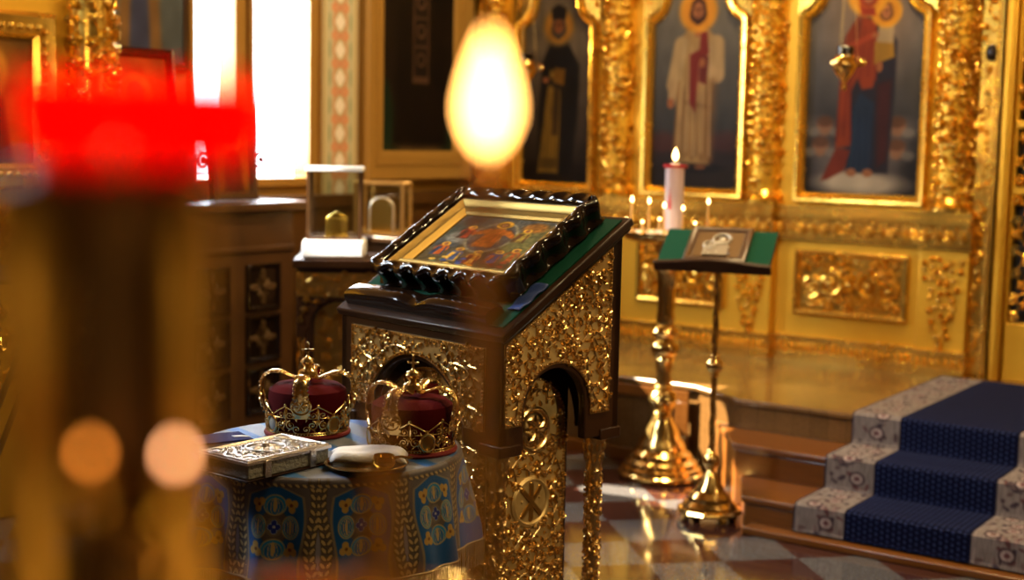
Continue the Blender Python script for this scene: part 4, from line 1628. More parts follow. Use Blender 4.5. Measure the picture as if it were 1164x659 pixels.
D_ = np.array(D_)[None, :]
PER = 2 * PI * 0.36 / 11
A_ = (S_ + 0.072 + PER / 2) % PER - PER / 2
IDX = np.floor((S_ + 0.072 + PER / 2) / PER)
B_ = 0.112 - D_               # up from the medallion centre
A_ = A_ * 0.95
p = Paint(A_, B_, (136, 134, 144))
BEI, BLU, LBL, BRN, GRY = (196, 172, 116), (4, 92, 168), (22, 140, 205), (58, 46, 36), (132, 128, 132)
AX = np.abs(A_)
gx = 0.086 + 0.007 * np.sin(B_ * 30)
p.lay((0.094 - AX) / 0.004, (104, 98, 100))
# shield field
fieldw = 0.062 + 0.006 * np.sin(B_ * 30 + 1)
top = 0.096 - AX * 0.42
p.lay(np.minimum((fieldw + 0.006 - AX) / 0.003, (top + 0.004 - B_) / 0.003), (150, 136, 110))
p.lay(np.minimum((fieldw - AX) / 0.003, (top - B_) / 0.003), BLU)
# garland of leaves either side
p.lay((0.014 - np.abs(AX - gx)) / 0.003, (92, 82, 74))
for k in range(-8, 9):
    for s in (-1, 1):
        cy = k * 0.017
        cxx = 0.086 + 0.007 * math.sin(cy * 30)
        for q in (-1, 1):
            for sg in (1, -1):
                p.ell(sg * (cxx + q * 0.0065), cy + 0.003, 0.0048, 0.0092, BRN, 0.2, 1, sg * -q * 0.6)
                p.ell(sg * (cxx + q * 0.0065), cy + 0.003, 0.0035, 0.0078, BEI, 0.25, 1, sg * -q * 0.6)
        break
# top border garland along the rim
Sx = S_ % 0.018 - 0.009
p.lay(np.minimum((0.011 - np.abs(D_ - 0.012)) / 0.003, 1), (88, 80, 78))
for q in (-1, 1):
    pr = Paint(np.broadcast_to(Sx, A_.shape), D_ - 0.012 - q * 0.0045, (0, 0, 0))
    dx, dy = Sx, D_ - 0.012 - q * 0.0045
    ang = 0.5 * q
    Xr = dx * math.cos(ang) + dy * math.sin(ang)
    Yr = -dx * math.sin(ang) + dy * math.cos(ang)
    dd = np.sqrt((Xr / 0.0078) ** 2 + (Yr / 0.0034) ** 2)
    p.lay((1 - dd) / 0.25, BEI)
# floral cross
p.ell(0, 0, 0.034, 0.040, (96, 88, 84), 0.15)
for (dx, dy, an) in ((0, 0.050, 0), (0, -0.050, 0), (0.036, 0, PI / 2), (-0.036, 0, PI / 2)):
    rx, ry = (0.024, 0.021) if an == 0 else (0.017, 0.024)
    p.ell(dx, dy, rx + 0.003, ry + 0.003, BEI, 0.12)
    p.ell(dx, dy, rx, ry, LBL, 0.12)
    for f in (0.72, 0.36):
        p.ell(dx, dy - (0.004 if an == 0 else 0), rx * f + 0.002, ry * 0.92, BEI, 0.12)
        p.ell(dx, dy - (0.004 if an == 0 else 0), rx * f, ry * 0.84, (8, 106, 180), 0.12)
    p.ell(dx, dy, rx * 0.2, ry * 0.8, BEI, 0.2)
for sx in (-1, 1):
    for sy in (-1, 1):
        for (ox, oy) in ((0, 0), (0.008, 0.004), (-0.006, 0.007), (0.002, -0.009)):
            p.ell(sx * (0.037 + ox), sy * (0.050 + oy), 0.008, 0.009, (196, 160, 78), 0.2)
        p.ell(sx * 0.037, sy * 0.050, 0.004, 0.004, (120, 74, 30), 0.3)
p.ell(0, 0, 0.019, 0.022, (120, 108, 92), 0.15)
for k in range(4):
    a = k * PI / 2
    p.ell(0.0075 * math.cos(a), 0.009 * math.sin(a), 0.0072, 0.0076, (150, 170, 190), 0.2)
for k in range(4):
    a = k * PI / 2
    p.ell(0.0075 * math.cos(a), 0.009 * math.sin(a), 0.0058, 0.0062, (18, 44, 150), 0.2)
p.ell(0, 0, 0.003, 0.003, (190, 190, 200), 0.3)
# top of the table: quieter, striped
top_m = np.clip((-0.004 - D_) / 0.004, 0, 1)
XX = np.array([q[0] for q in b.v])[None, :]
YY = np.array([q[1] for q in b.v])[None, :]
ctop = np.empty_like(p.c)
ctop[:] = np.array((126, 132, 150)) / 255
st = np.clip((np.abs(((XX * 0.8 + YY * 0.6) / 0.11) % 1 - 0.5) - 0.3) / 0.05, 0, 1)[..., None]
ctop = ctop * (1 - st) + st * np.array((18, 100, 176)) / 255
p.c = p.c * (1 - top_m[..., None]) + ctop * top_m[..., None]
rgb = np.clip(p.c.reshape(-1, 3), 0, 1)
lc = np.where(rgb <= 0.04045, rgb / 12.92, ((rgb + 0.055) / 1.055) ** 2.4)
b.c = np.ones((len(b.v), 4), np.float32)
b.c[:, :3] = lc
CLOTH = thing('brocade_cloth', 'blue and silver floral brocade cloth with gilt fringe draped over the round table', 'tablecloth', (TX, TY, TZ))
o = b.build('cloth', M['brocade'], CLOTH, ang=80)
b = MB()
rf = random.Random(3)
nf = 760
for i in range(nf):
    a = 2 * PI * i / nf
    r0 = TR + fold(a, DROP)
    dz = -0.012 - DROP
    j = rf.uniform(-0.003, 0.003)
    b.tube([(r0 * math.cos(a), r0 * math.sin(a), dz), ((r0 + j) * math.cos(a + j), (r0 + j) * math.sin(a + j), dz - 0.035), ((r0 + 0.5 * j) * math.cos(a + j), (r0 + j) * math.sin(a + j), dz - 0.066)], 0.0011, 3)
o = b.build('fringe', M['fringe'], CLOTH)
o['kind'] = 'stuff'
b = MB()
b.tube([((TR + fold(2 * PI * k / 400, DROP)) * math.cos(2 * PI * k / 400), (TR + fold(2 * PI * k / 400, DROP)) * math.sin(2 * PI * k / 400), -0.012 - DROP) for k in range(400)], 0.003, 5, True)
b.build('braid', M['fringe'], CLOTH)
TT = TZ + 0.001


# ================================================================== WEDDING CROWNS
def make_crown(lab, loc, rz, seed):
    t = thing('wedding_crown', lab, 'crown', loc, rz, 'wedding crowns on the table')
    rc = random.Random(seed)
    RB = 0.104
    rad = lambda v: RB + 0.05 * v
    F = lambda s, v, h: Vector(((rad(v) + h) * math.sin(s / RB), -(rad(v) + h) * math.cos(s / RB), v))
    per = 2 * PI * RB
    b = MB().lathe([(RB - 0.006, 0.004), (RB - 0.004, 0.05), (RB - 0.001, 0.10), (RB - 0.004, 0.118), (RB - 0.020, 0.130), (RB - 0.05, 0.134), (0.02, 0.130)], 48)
    b.build('velvet_cap', M['velvet'], t)
    b = MB()
    b.tube([F(per * k / 48, 0.005, 0.003) for k in range(48)], 0.0065, 8, True)
    b.build('red_rim', M['redtrim'], t)
    NP = 8

    def crest(s):
        f = (s / per * NP) % 1.0
        return 0.062 + 0.026 * (1 - abs(f - 0.5) * 2) ** 0.8
    b = MB()
    for z in (0.013, 0.019, 0.058):
        b.tube([F(per * k / 64, z, 0.002) for k in range(64)], 0.0016, 5, True)
    b.tube([F(per * k / 192, crest(per * k / 192), 0.002) for k in range(192)], 0.0017, 5, True)
    b.beadrow(F, [(per * k / 60, 0.016) for k in range(61)], 0.0022, 0.0075, False, 0.002)
    for q in range(NP):
        s0 = (q + 0.5) * per / NP
        for sg in (-1, 1):
            b.curl(F, s0 + sg * 0.014, 0.040, PI / 2, 0.026, 0.006, sg, 1.6, 5)
            b.curl(F, s0 + sg * 0.029, 0.030, -PI / 2, 0.020, 0.006, -sg, 1.4, 5)
            b.curl(F, s0 + sg * 0.012, 0.066, -PI / 2, 0.018, 0.006, -sg, 1.3, 5)
            b.leaf(F, s0 + sg * 0.004, 0.022, PI / 2 - sg * 0.8, 0.022, 0.004, 0.004)
            b.leaf(F, s0 + sg * 0.030, 0.048, PI / 2 + sg * 0.3, 0.018, 0.004, 0.004)
        b.leaf(F, s0, 0.050, PI / 2, 0.036, 0.006, 0.006)
        b.flower(F, s0, 0.046, 0.010, 0.006, 6)
        b.ball(F(s0, 0.091, 0.002), 0.0045, 8, 6)
        b.ball(F(s0 + per / NP / 2, 0.066, 0.003), 0.0035, 8, 6)
    b.build('filigree_band', M['crowngold'], t)
    # four arches
    for q in range(4):
        a0 = q * PI / 2
        ca_, sa2 = math.sin(a0), -math.cos(a0)
        tx, ty = -sa2, ca_
        prof = [(rad(0.06) + 0.002, 0.060), (rad(0.08) + 0.008, 0.085), (RB + 0.016, 0.112), (RB + 0.016, 0.135), (RB + 0.008, 0.152), (RB - 0.012, 0.163), (RB - 0.036, 0.162), (RB - 0.058, 0.152), (0.030, 0.146), (0.014, 0.150)]
        b = MB()
        L = len(prof)
        for i, (r, z) in enumerate(prof):
            wdt = 0.022 * (1 - 0.5 * i / L) + 0.003 * math.sin(i * 1.6)
            r2, z2 = prof[min(i + 1, L - 1)]
            r1, z1 = prof[max(i - 1, 0)]
            dn = Vector((z2 - z1, -(r2 - r1)))
            dn.normalize()
            for (wv, hv) in ((-1, 0), (-0.6, 0.004), (0, 0.0055), (0.6, 0.004), (1, 0), (1, -0.002), (-1, -0.002)):
                rr = r + dn.x * hv
                zz = z + dn.y * hv
                b.v.append((rr * ca_ + tx * wv * wdt, rr * sa2 + ty * wv * wdt, zz))
        for i in range(L - 1):
            for k in range(7):
                b.f.append((i * 7 + k, (i + 1) * 7 + k, (i + 1) * 7 + (k + 1) % 7, i * 7 + (k + 1) % 7))
        for i in range(L - 1):
            for tt in (0.0, 0.5):
                r = prof[i][0] + (prof[i + 1][0] - prof[i][0]) * tt
                z = prof[i][1] + (prof[i + 1][1] - prof[i][1]) * tt
                wdt = 0.021 * (1 - 0.5 * i / L)
                for sg in (-1, 0, 1):
                    b.ball((r * ca_ + tx * sg * wdt + ca_ * 0.003, r * sa2 + ty * sg * wdt + sa2 * 0.003, z + 0.001), 0.0032, 6, 4)
        b.build('crown_arch', M['crowngold'], t)
        # medallion at the foot of each arch
        b = MB()
        Fm_ = lambda u, v, h, a0=a0: F(a0 * RB + u, 0.092 + v, h + 0.010)
        b.ball((0, 0, 0), 0.021, 16, 8, Fm_, (1.0, 1.05, 0.28))
        ring2d(b, Fm_, 0, 0, 0.022, 0.023, 0.0028, 28, 0.002)
        for k in range(6):
            b.leaf(lambda u, v, h: Fm_(u, v, h + 0.005), 0, 0, k * PI / 3, 0.016, 0.005, 0.004)
        b.build('arch_medallion', M['crowngold'], t)
        b = MB()
        Fo = lambda u, v, h, a0=a0: F((a0 + PI / 4) * RB + u, 0.040 + v, h + 0.005)
        ring2d(b, Fo, 0, 0, 0.0165, 0.021, 0.0035, 28, 0.002)
        m_ = b.build('oval_setting', M['crowngold'], t)
        MB().ball((0, 0, 0), 0.015, 16, 8, Fo, (1.0, 1.28, 0.25)).build('enamel', M['enamel'] if q % 2 else M['darkbrass'], m_)
    b = MB()
    b.lathe([(0.004, 0.144), (0.020, 0.147), (0.027, 0.155), (0.024, 0.166), (0.012, 0.172), (0.009, 0.176), (0.016, 0.181), (0.020, 0.189), (0.016, 0.197), (0.007, 0.201), (0.004, 0.205)], 20)
    b.build('orb', M['crowngold'], t)
    b = MB()
    b.box(-0.0032, 0.0032, -0.002, 0.002, 0.202, 0.236)
    b.box(-0.011, 0.011, -0.002, 0.002, 0.217, 0.2225)
    for (x, z) in ((0, 0.238), (-0.013, 0.22), (0.013, 0.22)):
        b.ball((x, 0, z), 0.0036, 8, 6)
    b.build('cross', M['crowngold'], t)
    return t


make_crown('gold and red velvet wedding crown at the back of the table behind the silver book', (-0.532, 3.605, TT), R(0), 1)
make_crown('gold and red velvet wedding crown before the lectern arch beside the brass plate', (-0.243, 3.432, TT), R(-22), 2)

# ================================================================== BOOKS, PLATE
BZ = R(52)
t = thing('gospel_book', 'thick closed book with chased silver cover on the table', 'book', (-0.572, 3.208, TT), BZ)
bw, bd, bh = 0.262, 0.172, 0.046
b = MB()
b.box(-bw / 2 + 0.005, bw / 2 - 0.005, -bd / 2 + 0.004, bd / 2 - 0.002, 0.005, bh - 0.006)
b.build('page_block', M['paper'], t, bevel=0.003)
b = MB()
b.box(-bw / 2, bw / 2, -bd / 2, bd / 2, 0.0, 0.005)
b.box(-bw / 2, bw / 2, bd / 2 - 0.004, bd / 2 + 0.001, 0.0, bh)
b.build('binding', M['darkwood'], t, bevel=0.002)
b = MB()
b.box(-bw / 2, bw / 2, -bd / 2, bd / 2, bh - 0.007, bh)
FB = FR((0, 0, bh), (1, 0, 0), (0, 1, 0), (0, 0, 1))
rb = random.Random(8)
b.foliage(FB, lambda u, v: (u / 0.05) ** 2 + (v / 0.05) ** 2 > 1, (-bw / 2 + 0.02, bw / 2 - 0.02, -bd / 2 + 0.02, bd / 2 - 0.02), 0.017, 0.005, rb, 'lcfl')
b.sweep([(-bw / 2 + 0.004, -bd / 2 + 0.004), (bw / 2 - 0.004, -bd / 2 + 0.004), (bw / 2 - 0.004, bd / 2 - 0.004), (-bw / 2 + 0.004, bd / 2 - 0.004)], [(0, 0), (0.001, 0.004), (0.004, 0.005), (0.007, 0.003), (0.009, 0)], FB)
ring2d(b, FB, 0, 0, 0.046, 0.046, 0.003, 36, 0.003)
b.flower(FB, 0, 0, 0.038, 0.007, 8)
for sx in (-1, 1):
    for sy in (-1, 1):
        ring2d(b, FB, sx * (bw / 2 - 0.03), sy * (bd / 2 - 0.03), 0.017, 0.017, 0.0025, 20, 0.003)
        b.ball((sx * (bw / 2 - 0.03), sy * (bd / 2 - 0.03), 0.0), 0.011, 10, 6, FB, (1, 1, 0.5))
b.build('silver_cover', M['silver'], t)
b = MB()
for x in (-0.07, 0.07):
    MB().box(x - 0.009, x + 0.009, -bd / 2 - 0.003, -bd / 2 + 0.004, 0.004, bh - 0.002).build('clasp', M['silver'], t, bevel=0.001)

t = thing('blue_book', 'thin blue bound book with a white marker ribbon behind the silver book', 'book', (-0.722, 3.395, TT), R(32))
b = MB().box(-0.068, 0.068, -0.047, 0.047, 0.004, 0.024)
b.build('page_block', M['page'], t, bevel=0.001)
b = MB()
b.box(-0.072, 0.072, -0.05, 0.05, 0.024, 0.028)
b.box(-0.072, 0.072, -0.05, 0.05, 0.0, 0.004)
b.box(-0.072, -0.068, -0.05, 0.05, 0.0, 0.028)
b.build('blue_cover', M['bluebook'], t, bevel=0.001)
b = MB()
pts = [(0.035, -0.005, 0.0292), (0.060, -0.012, 0.0292), (0.074, -0.016, 0.0275), (0.078, -0.018, 0.017), (0.082, -0.02, 0.005)]
for (x, y, z) in pts:
    b.v += [(x, y - 0.009, z), (x, y + 0.009, z)]
b.f = [(2 * i, 2 * i + 2, 2 * i + 3, 2 * i + 1) for i in range(len(pts) - 1)]
o = b.build('marker_ribbon', M['page'], t)
o.modifiers.new('thick', 'SOLIDIFY').thickness = 0.0015

t = thing('brass_plate', 'shallow polished brass plate near the front edge of the table', 'plate', (-0.336, 3.222, TT))
b = MB().lathe([(0.050, 0.0), (0.058, 0.002), (0.080, 0.008), (0.097, 0.013), (0.098, 0.015), (0.094, 0.0155), (0.078, 0.011), (0.058, 0.006), (0.0, 0.0055)], 48, cap=False)
b.build('plate_dish', M['brass'], t, ang=50)
b = MB().tube([(0.098 * math.cos(2 * PI * k / 48), 0.098 * math.sin(2 * PI * k / 48), 0.0148) for k in range(48)], 0.0016, 6, True)
b.build('plate_rim', M['brass'], t)
# folded napkin
b = MB()
NX, NY = 26, 20
for j in range(NY + 1):
    for i in range(NX + 1):
        u, v = i / NX * 2 - 1, j / NY * 2 - 1
        e = (1 - abs(u) ** 9) * (1 - abs(v) ** 9)
        h = 0.013 + 0.020 * e + 0.0022 * math.sin(u * 4 + v * 2) * e + 0.0015 * math.sin(v * 7 - u)
        b.v.append((u * 0.090 + 0.004 * math.sin(v * 4), v * 0.060 + 0.005 * math.sin(u * 3.3), h))
b.f = [(j * (NX + 1) + i, j * (NX + 1) + i + 1, (j + 1) * (NX + 1) + i + 1, (j + 1) * (NX + 1) + i) for j in range(NY) for i in range(NX)]
o = b.build('napkin', M['white'], None, ang=60)
o.location = (-0.334, 3.256, TT + 0.0065)
o.rotation_euler = (0, 0, R(4))
o.modifiers.new('thick', 'SOLIDIFY').thickness = 0.003
tag(o, 'white folded linen napkin lying on the brass plate', 'napkin')
t = thing('brass_cup', 'small round brass wine cup standing on the right of the brass plate', 'cup', (-0.290, 3.170, TT + 0.0085))
b = MB().lathe([(0.010, 0.0), (0.012, 0.002), (0.022, 0.008), (0.028, 0.018), (0.027, 0.030), (0.024, 0.036), (0.0225, 0.036), (0.024, 0.029), (0.024, 0.018), (0.0, 0.006)], 28, cap=False)
b.build('cup_bowl', M['brass'], t, ang=60)
b = MB().tube([(0.026, 0.0, 0.030), (0.040, 0.0, 0.033), (0.058, 0.0, 0.030), (0.066, 0.0, 0.033)], [0.004, 0.003, 0.004, 0.003], 8)
b.build('handle', M['brass'], t)


# ================================================================== SMALL BRASS LECTERN STAND
SX, SY = 0.866, 5.831
SZR = R(-19)
STAND = thing('reading_stand', 'slender twisted brass reading stand with a sloping green board', 'stand', (SX, SY, 0), SZR)
b = MB().lathe([(0.138, 0.028), (0.142, 0.036), (0.136, 0.046), (0.120, 0.052), (0.118, 0.062), (0.096, 0.078), (0.090, 0.095), (0.066, 0.118), (0.062, 0.130), (0.044, 0.155), (0.036, 0.178), (0.022, 0.195), (0.016, 0.21)], 12)
b.build('stand_foot', M['brass'], STAND, ang=25)
for k in range(4):
    a = k * PI / 2 + 0.7
    MB().lathe([(0.006, 0.0), (0.018, 0.004), (0.022, 0.016), (0.016, 0.030), (0.008, 0.034)], 14, (0.115 * math.cos(a), 0.115 * math.sin(a), 0)).build('ball_foot', M['darkbrass'], STAND)
b = MB().lathe([(0.014, 0.20), (0.020, 0.215), (0.034, 0.235), (0.036, 0.25), (0.030, 0.268), (0.016, 0.282), (0.020, 0.288), (0.012, 0.30)], 20)
b.build('lower_knob', M['brass'], STAND)
b = MB().lathe([(0.013, 0.61), (0.020, 0.618), (0.018, 0.628), (0.032, 0.642), (0.037, 0.660), (0.032, 0.678), (0.017, 0.692), (0.022, 0.702), (0.013, 0.712)], 20)
b.build('upper_knob', M['brass'], STAND)


def twisted(z0, z1, r, c=(0, 0), turns=18, n=16, lob=3, amp=0.22):
    b = MB()
    N = int((z1 - z0) / 0.006)
    for j in range(N + 1):
        z = z0 + (z1 - z0) * j / N
        for k in range(n):
            a = 2 * PI * k / n
            rr = r * (1 + amp * math.cos(lob * (a + z * turns)))
            b.v.append((c[0] + rr * math.cos(a), c[1] + rr * math.sin(a), z))
    b.f = [(j * n + k, j * n + (k + 1) % n, (j + 1) * n + (k + 1) % n, (j + 1) * n + k) for j in range(N) for k in range(n)]
    return b


b = twisted(0.29, 0.62, 0.0125)
b2 = twisted(0.70, 1.125, 0.0125)
b.add(b2.v, b2.f)
b.build('twisted_stem', M['brass'], STAND, ang=80)
TB = R(30)
FBd = FR((-0.005, -0.045, 1.132), (1, 0, 0), (0, math.cos(TB), math.sin(TB)), (0, -math.sin(TB), math.cos(TB)))
b = MB()
b.box(-0.238, 0.238, -0.09, 0.185, -0.014, 0.0, FBd)
b.build('board', M['darkwood'], STAND, bevel=0.004)
b = MB()
b.box(-0.234, 0.234, -0.075, 0.183, 0.0, 0.004, FBd)
b.build('green_velvet', M['greenvelvet'], STAND)
b = MB()
pts = [(-0.245, -0.10)]
N = 30
for i in range(N + 1):
    u = -0.245 + 0.49 * i / N
    b.v.append(tuple(FBd(u, -0.098, -0.022)))
    b.v.append(tuple(FBd(u, -0.098, 0.030 + 0.010 * math.cos(u / 0.245 * PI))))
    b.v.append(tuple(FBd(u, -0.076, 0.030 + 0.010 * math.cos(u / 0.245 * PI))))
    b.v.append(tuple(FBd(u, -0.076, -0.022)))
b.f = [(i * 4 + k, (i + 1) * 4 + k, (i + 1) * 4 + (k + 1) % 4, i * 4 + (k + 1) % 4) for i in range(N) for k in range(4)] + [(0, 1, 2, 3), (N * 4, N * 4 + 1, N * 4 + 2, N * 4 + 3)]
fix_normals(b.build('lip', M['darkwood'], STAND, bevel=0.004))

ck, sk = math.cos(SZR), math.sin(SZR)
t = thing('small_icon', 'small silver-covered icon in a brown frame resting on the green board of the stand', 'icon', (SX, SY, 0), SZR)
FI2 = lambda u, v, h: FBd(u, v, h + 0.0045)
iw0, iw1, ih0, ih1 = -0.125, 0.135, -0.072, 0.175
b = MB()
b.box(iw0, iw1, ih0, ih1, 0.0, 0.014, FI2)
b.sweep([(iw0, ih0), (iw1, ih0), (iw1, ih1), (iw0, ih1)], [(0, 0), (0, 0.022), (0.010, 0.026), (0.020, 0.022), (0.026, 0.014)], FI2)
b.build('frame', M['brownwood'], t, bevel=0.002)
b = MB()
b.box(iw0 + 0.034, iw1 - 0.034, ih0 + 0.034, ih1 - 0.034, 0.014, 0.017, FI2)
b.build('backing', M['dimbrass'], t)
b = MB()
Fs2 = lambda u, v, h: FI2(u, v, h + 0.017)
um = (iw0 + iw1) / 2
ring2d(b, Fs2, um + 0.01, 0.085, 0.036, 0.036, 0.006, 24, 0.003)
b.ball((um + 0.01, 0.085, 0), 0.020, 12, 6, Fs2, (0.8, 1.1, 0.4))
ring2d(b, Fs2, um - 0.035, 0.04, 0.024, 0.024, 0.005, 24, 0.004)
b.ball((um - 0.035, 0.04, 0), 0.013, 12, 6, Fs2, (0.8, 1.1, 0.5))
b.foliage(Fs2, lambda u, v: True, (um - 0.055, um + 0.05, ih0 + 0.045, 0.03), 0.022, 0.008, random.Random(4), 'lb', False)
b.build('silver_haloes', M['dullsilver'], t)
b = MB()
b.prism([(um - 0.055, ih0 + 0.04), (um + 0.045, ih0 + 0.04), (um + 0.05, 0.03), (um + 0.02, 0.075), (um - 0.03, 0.07), (um - 0.06, 0.02)], 0.0, 0.006, Fs2)
b.build('robed_relief', M['darkbrass2'], t)

# ================================================================== TALL BRASS CANDLESTICK
CX, CY = 0.733, 6.556
CS = thing('floor_candlestick', 'tall polished brass floor candlestick with a wide tray of candles', 'candlestick', (CX, CY, 0))
b = MB().lathe([(0.196, 0.0), (0.206, 0.010), (0.206, 0.026), (0.196, 0.034), (0.190, 0.052), (0.176, 0.060), (0.172, 0.080), (0.150, 0.096), (0.144, 0.118), (0.118, 0.140), (0.110, 0.170), (0.088, 0.200), (0.080, 0.235), (0.056, 0.272), (0.050, 0.292), (0.034, 0.305)], 48)
b.build('base', M['brass'], CS, ang=30)
b = MB().lathe([(0.034, 0.30), (0.046, 0.312), (0.040, 0.322), (0.058, 0.340), (0.072, 0.372), (0.062, 0.405), (0.040, 0.424), (0.048, 0.436), (0.036, 0.448)], 32)
b.build('lower_knop', M['brass'], CS, ang=40)
b = MB().lathe([(0.036, 0.445), (0.040, 0.47), (0.034, 0.50), (0.042, 0.54), (0.046, 0.56), (0.050, 0.57), (0.044, 0.585)], 32)
b.build('lower_stem', M['brass'], CS, ang=40)
b = MB().lathe([(0.044, 0.58), (0.062, 0.598), (0.070, 0.624), (0.060, 0.648), (0.040, 0.664), (0.056, 0.684), (0.064, 0.704), (0.054, 0.724), (0.038, 0.736)], 32)
b.build('upper_knop', M['brass'], CS, ang=40)
b = MB().lathe([(0.038, 0.73), (0.044, 0.76), (0.040, 0.80), (0.044, 0.90), (0.050, 0.98), (0.062, 1.00), (0.050, 1.02), (0.044, 1.06), (0.066, 1.10), (0.10, 1.125)], 32)
b.build('upper_stem', M['brass'], CS, ang=40)
b = MB().lathe([(0.06, 1.115), (0.14, 1.125), (0.20, 1.142), (0.222, 1.160), (0.226, 1.178), (0.222, 1.180), (0.214, 1.162), (0.12, 1.156), (0.0, 1.155)], 48, cap=False)
b.build('tray', M['brass'], CS, ang=40)
MB().lathe([(0.214, 1.160), (0.212, 1.174), (0.15, 1.176), (0.03, 1.175)], 40).build('tray_glare_disc', M['trayglare'], CS)  # added pale disc, paints the bright reflection of the tray
b = MB()
b.lathe([(0.052, 1.155), (0.052, 1.185), (0.047, 1.187), (0.044, 1.165), (0.0, 1.165)], 24, (0.025, 0.0, 0), None, False)
for k in range(16):
    a = k * 2 * PI / 16
    b.lathe([(0.010, 1.155), (0.010, 1.18), (0.008, 1.181)], 10, (0.18 * math.cos(a), 0.18 * math.sin(a), 0))
for k in range(10):
    a = k * 2 * PI / 10 + 0.2
    b.lathe([(0.010, 1.155), (0.010, 1.18), (0.008, 1.181)], 10, (0.115 * math.cos(a), 0.115 * math.sin(a), 0))
b.build('candle_sockets', M['brass'], CS)


def flame_mb(h, w, z0=0.0):
    b = MB()
    prof = [(0.02, 0.0), (0.55, 0.10), (0.92, 0.25), (1.0, 0.38), (0.85, 0.55), (0.55, 0.75), (0.22, 0.92), (0.02, 1.0)]
    b.lathe([(r * w / 2, z0 + q * h) for (r, q) in prof], 14)
    return b


# the big candle in a frosted tube
t = thing('tube_candle', 'tall white candle in a frosted tube with red rim standing on the brass tray', 'candle', (CX + 0.022, CY, 1.166))
b = MB().lathe([(0.043, 0.0), (0.044, 0.31), (0.041, 0.31), (0.040, 0.004), (0.0, 0.004)], 28, cap=False)
b.build('frosted_tube', M['tube'], t)
b = MB().lathe([(0.026, 0.004), (0.026, 0.325), (0.020, 0.335), (0.004, 0.335)], 20)
b.build('candle_wax', M['whitewax'], t)
b = MB().lathe([(0.040, 0.312), (0.054, 0.314), (0.056, 0.326), (0.042, 0.328), (0.040, 0.312)], 28, cap=False)
b.build('red_rim', M['redplastic'], t)
b = MB()
for k in range(7):
    a0 = -2.35 + 0.05 * k
    b.add([(0.0446 * math.cos(a0 + s * 0.05), 0.0446 * math.sin(a0 + s * 0.05), z) for (s, z) in ((0, 0.12), (1, 0.12), (1, 0.22 - 0.02 * abs(k - 3)), (0, 0.22 - 0.02 * abs(k - 3)))], [(0, 1, 2, 3)])
o = b.build('red_mark', M['redplastic'], t)
MB().tube([(0, 0, 0.33), (0.001, 0, 0.352)], 0.0018, 6).build('wick', M['wick'], t)
flame_mb(0.062, 0.026, 0.345).build('flame', M['smallflame'], t)

thin = [(-0.178, -0.030, 0.17, 'leftmost thin candle on the brass tray, beside the dark lectern edge'),
        (-0.100, -0.060, 0.165, 'thin lit candle, second from the left on the brass tray'),
        (-0.040, -0.155, 0.15, 'thin lit candle at the front of the brass tray, just left of the frosted tube'),
        (0.045, -0.175, 0.14, 'thin lit candle at the front of the brass tray before the frosted tube'),
        (0.186, 0.010, 0.165, 'thin lit candle at the right rim of the brass tray above the green board')]
cand0 = None
for (x, y, h, lab) in thin:
    if cand0 is None:
        cand0 = thing('thin_candle', lab, 'candle', (CX + x, CY + y, 1.158), 0, 'thin candles on the brass tray')
        MB().lathe([(0.0055, 0.0), (0.005, 0.15), (0.003, 0.154)], 10).build('candle_wax', M['wax'], cand0)
        MB().tube([(0, 0, 0.153), (0, 0, 0.162)], 0.001, 5).build('wick', M['wick'], cand0)
        flame_mb(0.032, 0.013, 0.157).build('flame', M['smallflame'], cand0)
    else:
        c = copy_thing(cand0, (CX + x, CY + y, 1.158), None, lab)
        c.scale = (1, 1, h / 0.17)
for i, (x, y, lab) in enumerate(((-0.195, 0.06, 'short lit candle stub at the far left rim of the brass tray'), (-0.135, -0.12, 'short lit candle stub at the front left rim of the brass tray'), (0.105, -0.150, 'short lit candle stub at the front right of the brass tray'), (-0.03, 0.13, 'short lit candle stub at the back of the brass tray'))):
    c = copy_thing(cand0, (CX + x, CY + y, 1.158), None, lab)
    c['group'] = 'short candle stubs on the brass tray'
    c.scale = (1, 1, 0.42)

# ================================================================== LEFT SIDE OF THE CHURCH
# large dark painting on the side wall
def dark_painting(U, V):
    p = Paint(U, V, (26, 18, 14))
    w, h = U.max(), V.max()
    p.grad((30, 22, 16), (20, 14, 12), V / h)
    p.ell(w * .5, 0.10, w * .5, 0.16, (104, 80, 46), 0.7, 0.8)
    for (x, y, r) in ((.08, .12, .16), (.14, .3, .12), (.9, .14, .14), (.1, .45, .08), (.93, .35, .1)):
        p.ell(w * x, y, r, r * 1.1, (20, 40, 28), 0.6, 0.8)
    for i in range(14):
        rr = random.Random(i)
        p.ell(w * rr.choice((.1, .9)) + rr.uniform(-.1, .1), rr.uniform(.05, .4), .03, .02, (46, 64, 40), 0.5, 0.7, rr.uniform(0, 3))
    p.poly([(w * .22, 0.14), (w * .80, 0.14), (w * .74, 1.5), (w * .28, 1.5)], (16, 11, 10), 0.05)
    x0, x1 = w * .42, w * .60
    p.poly([(x0, 0.52), (x1, 0.52), (x1, 1.5), (x0, 1.5)], (66, 46, 34), 0.01)
    p.poly([(x0 + .02, 0.56), (x1 - .02, 0.56), (x1 - .02, 1.5), (x0 + .02, 1.5)], (28, 20, 18), 0.01)
    for k in range(5):
        y = 0.66 + k * 0.17
        p.ring((x0 + x1) / 2, y, 0.035, 0.008, (84, 60, 44))
        p.poly([(x0 + .025, y + .07), (x1 - .025, y + .07), (x1 - .025, y + .085), (x0 + .025, y + .085)], (74, 54, 40), 0.01)
    p.noise(0.3, 14)
    return p.c


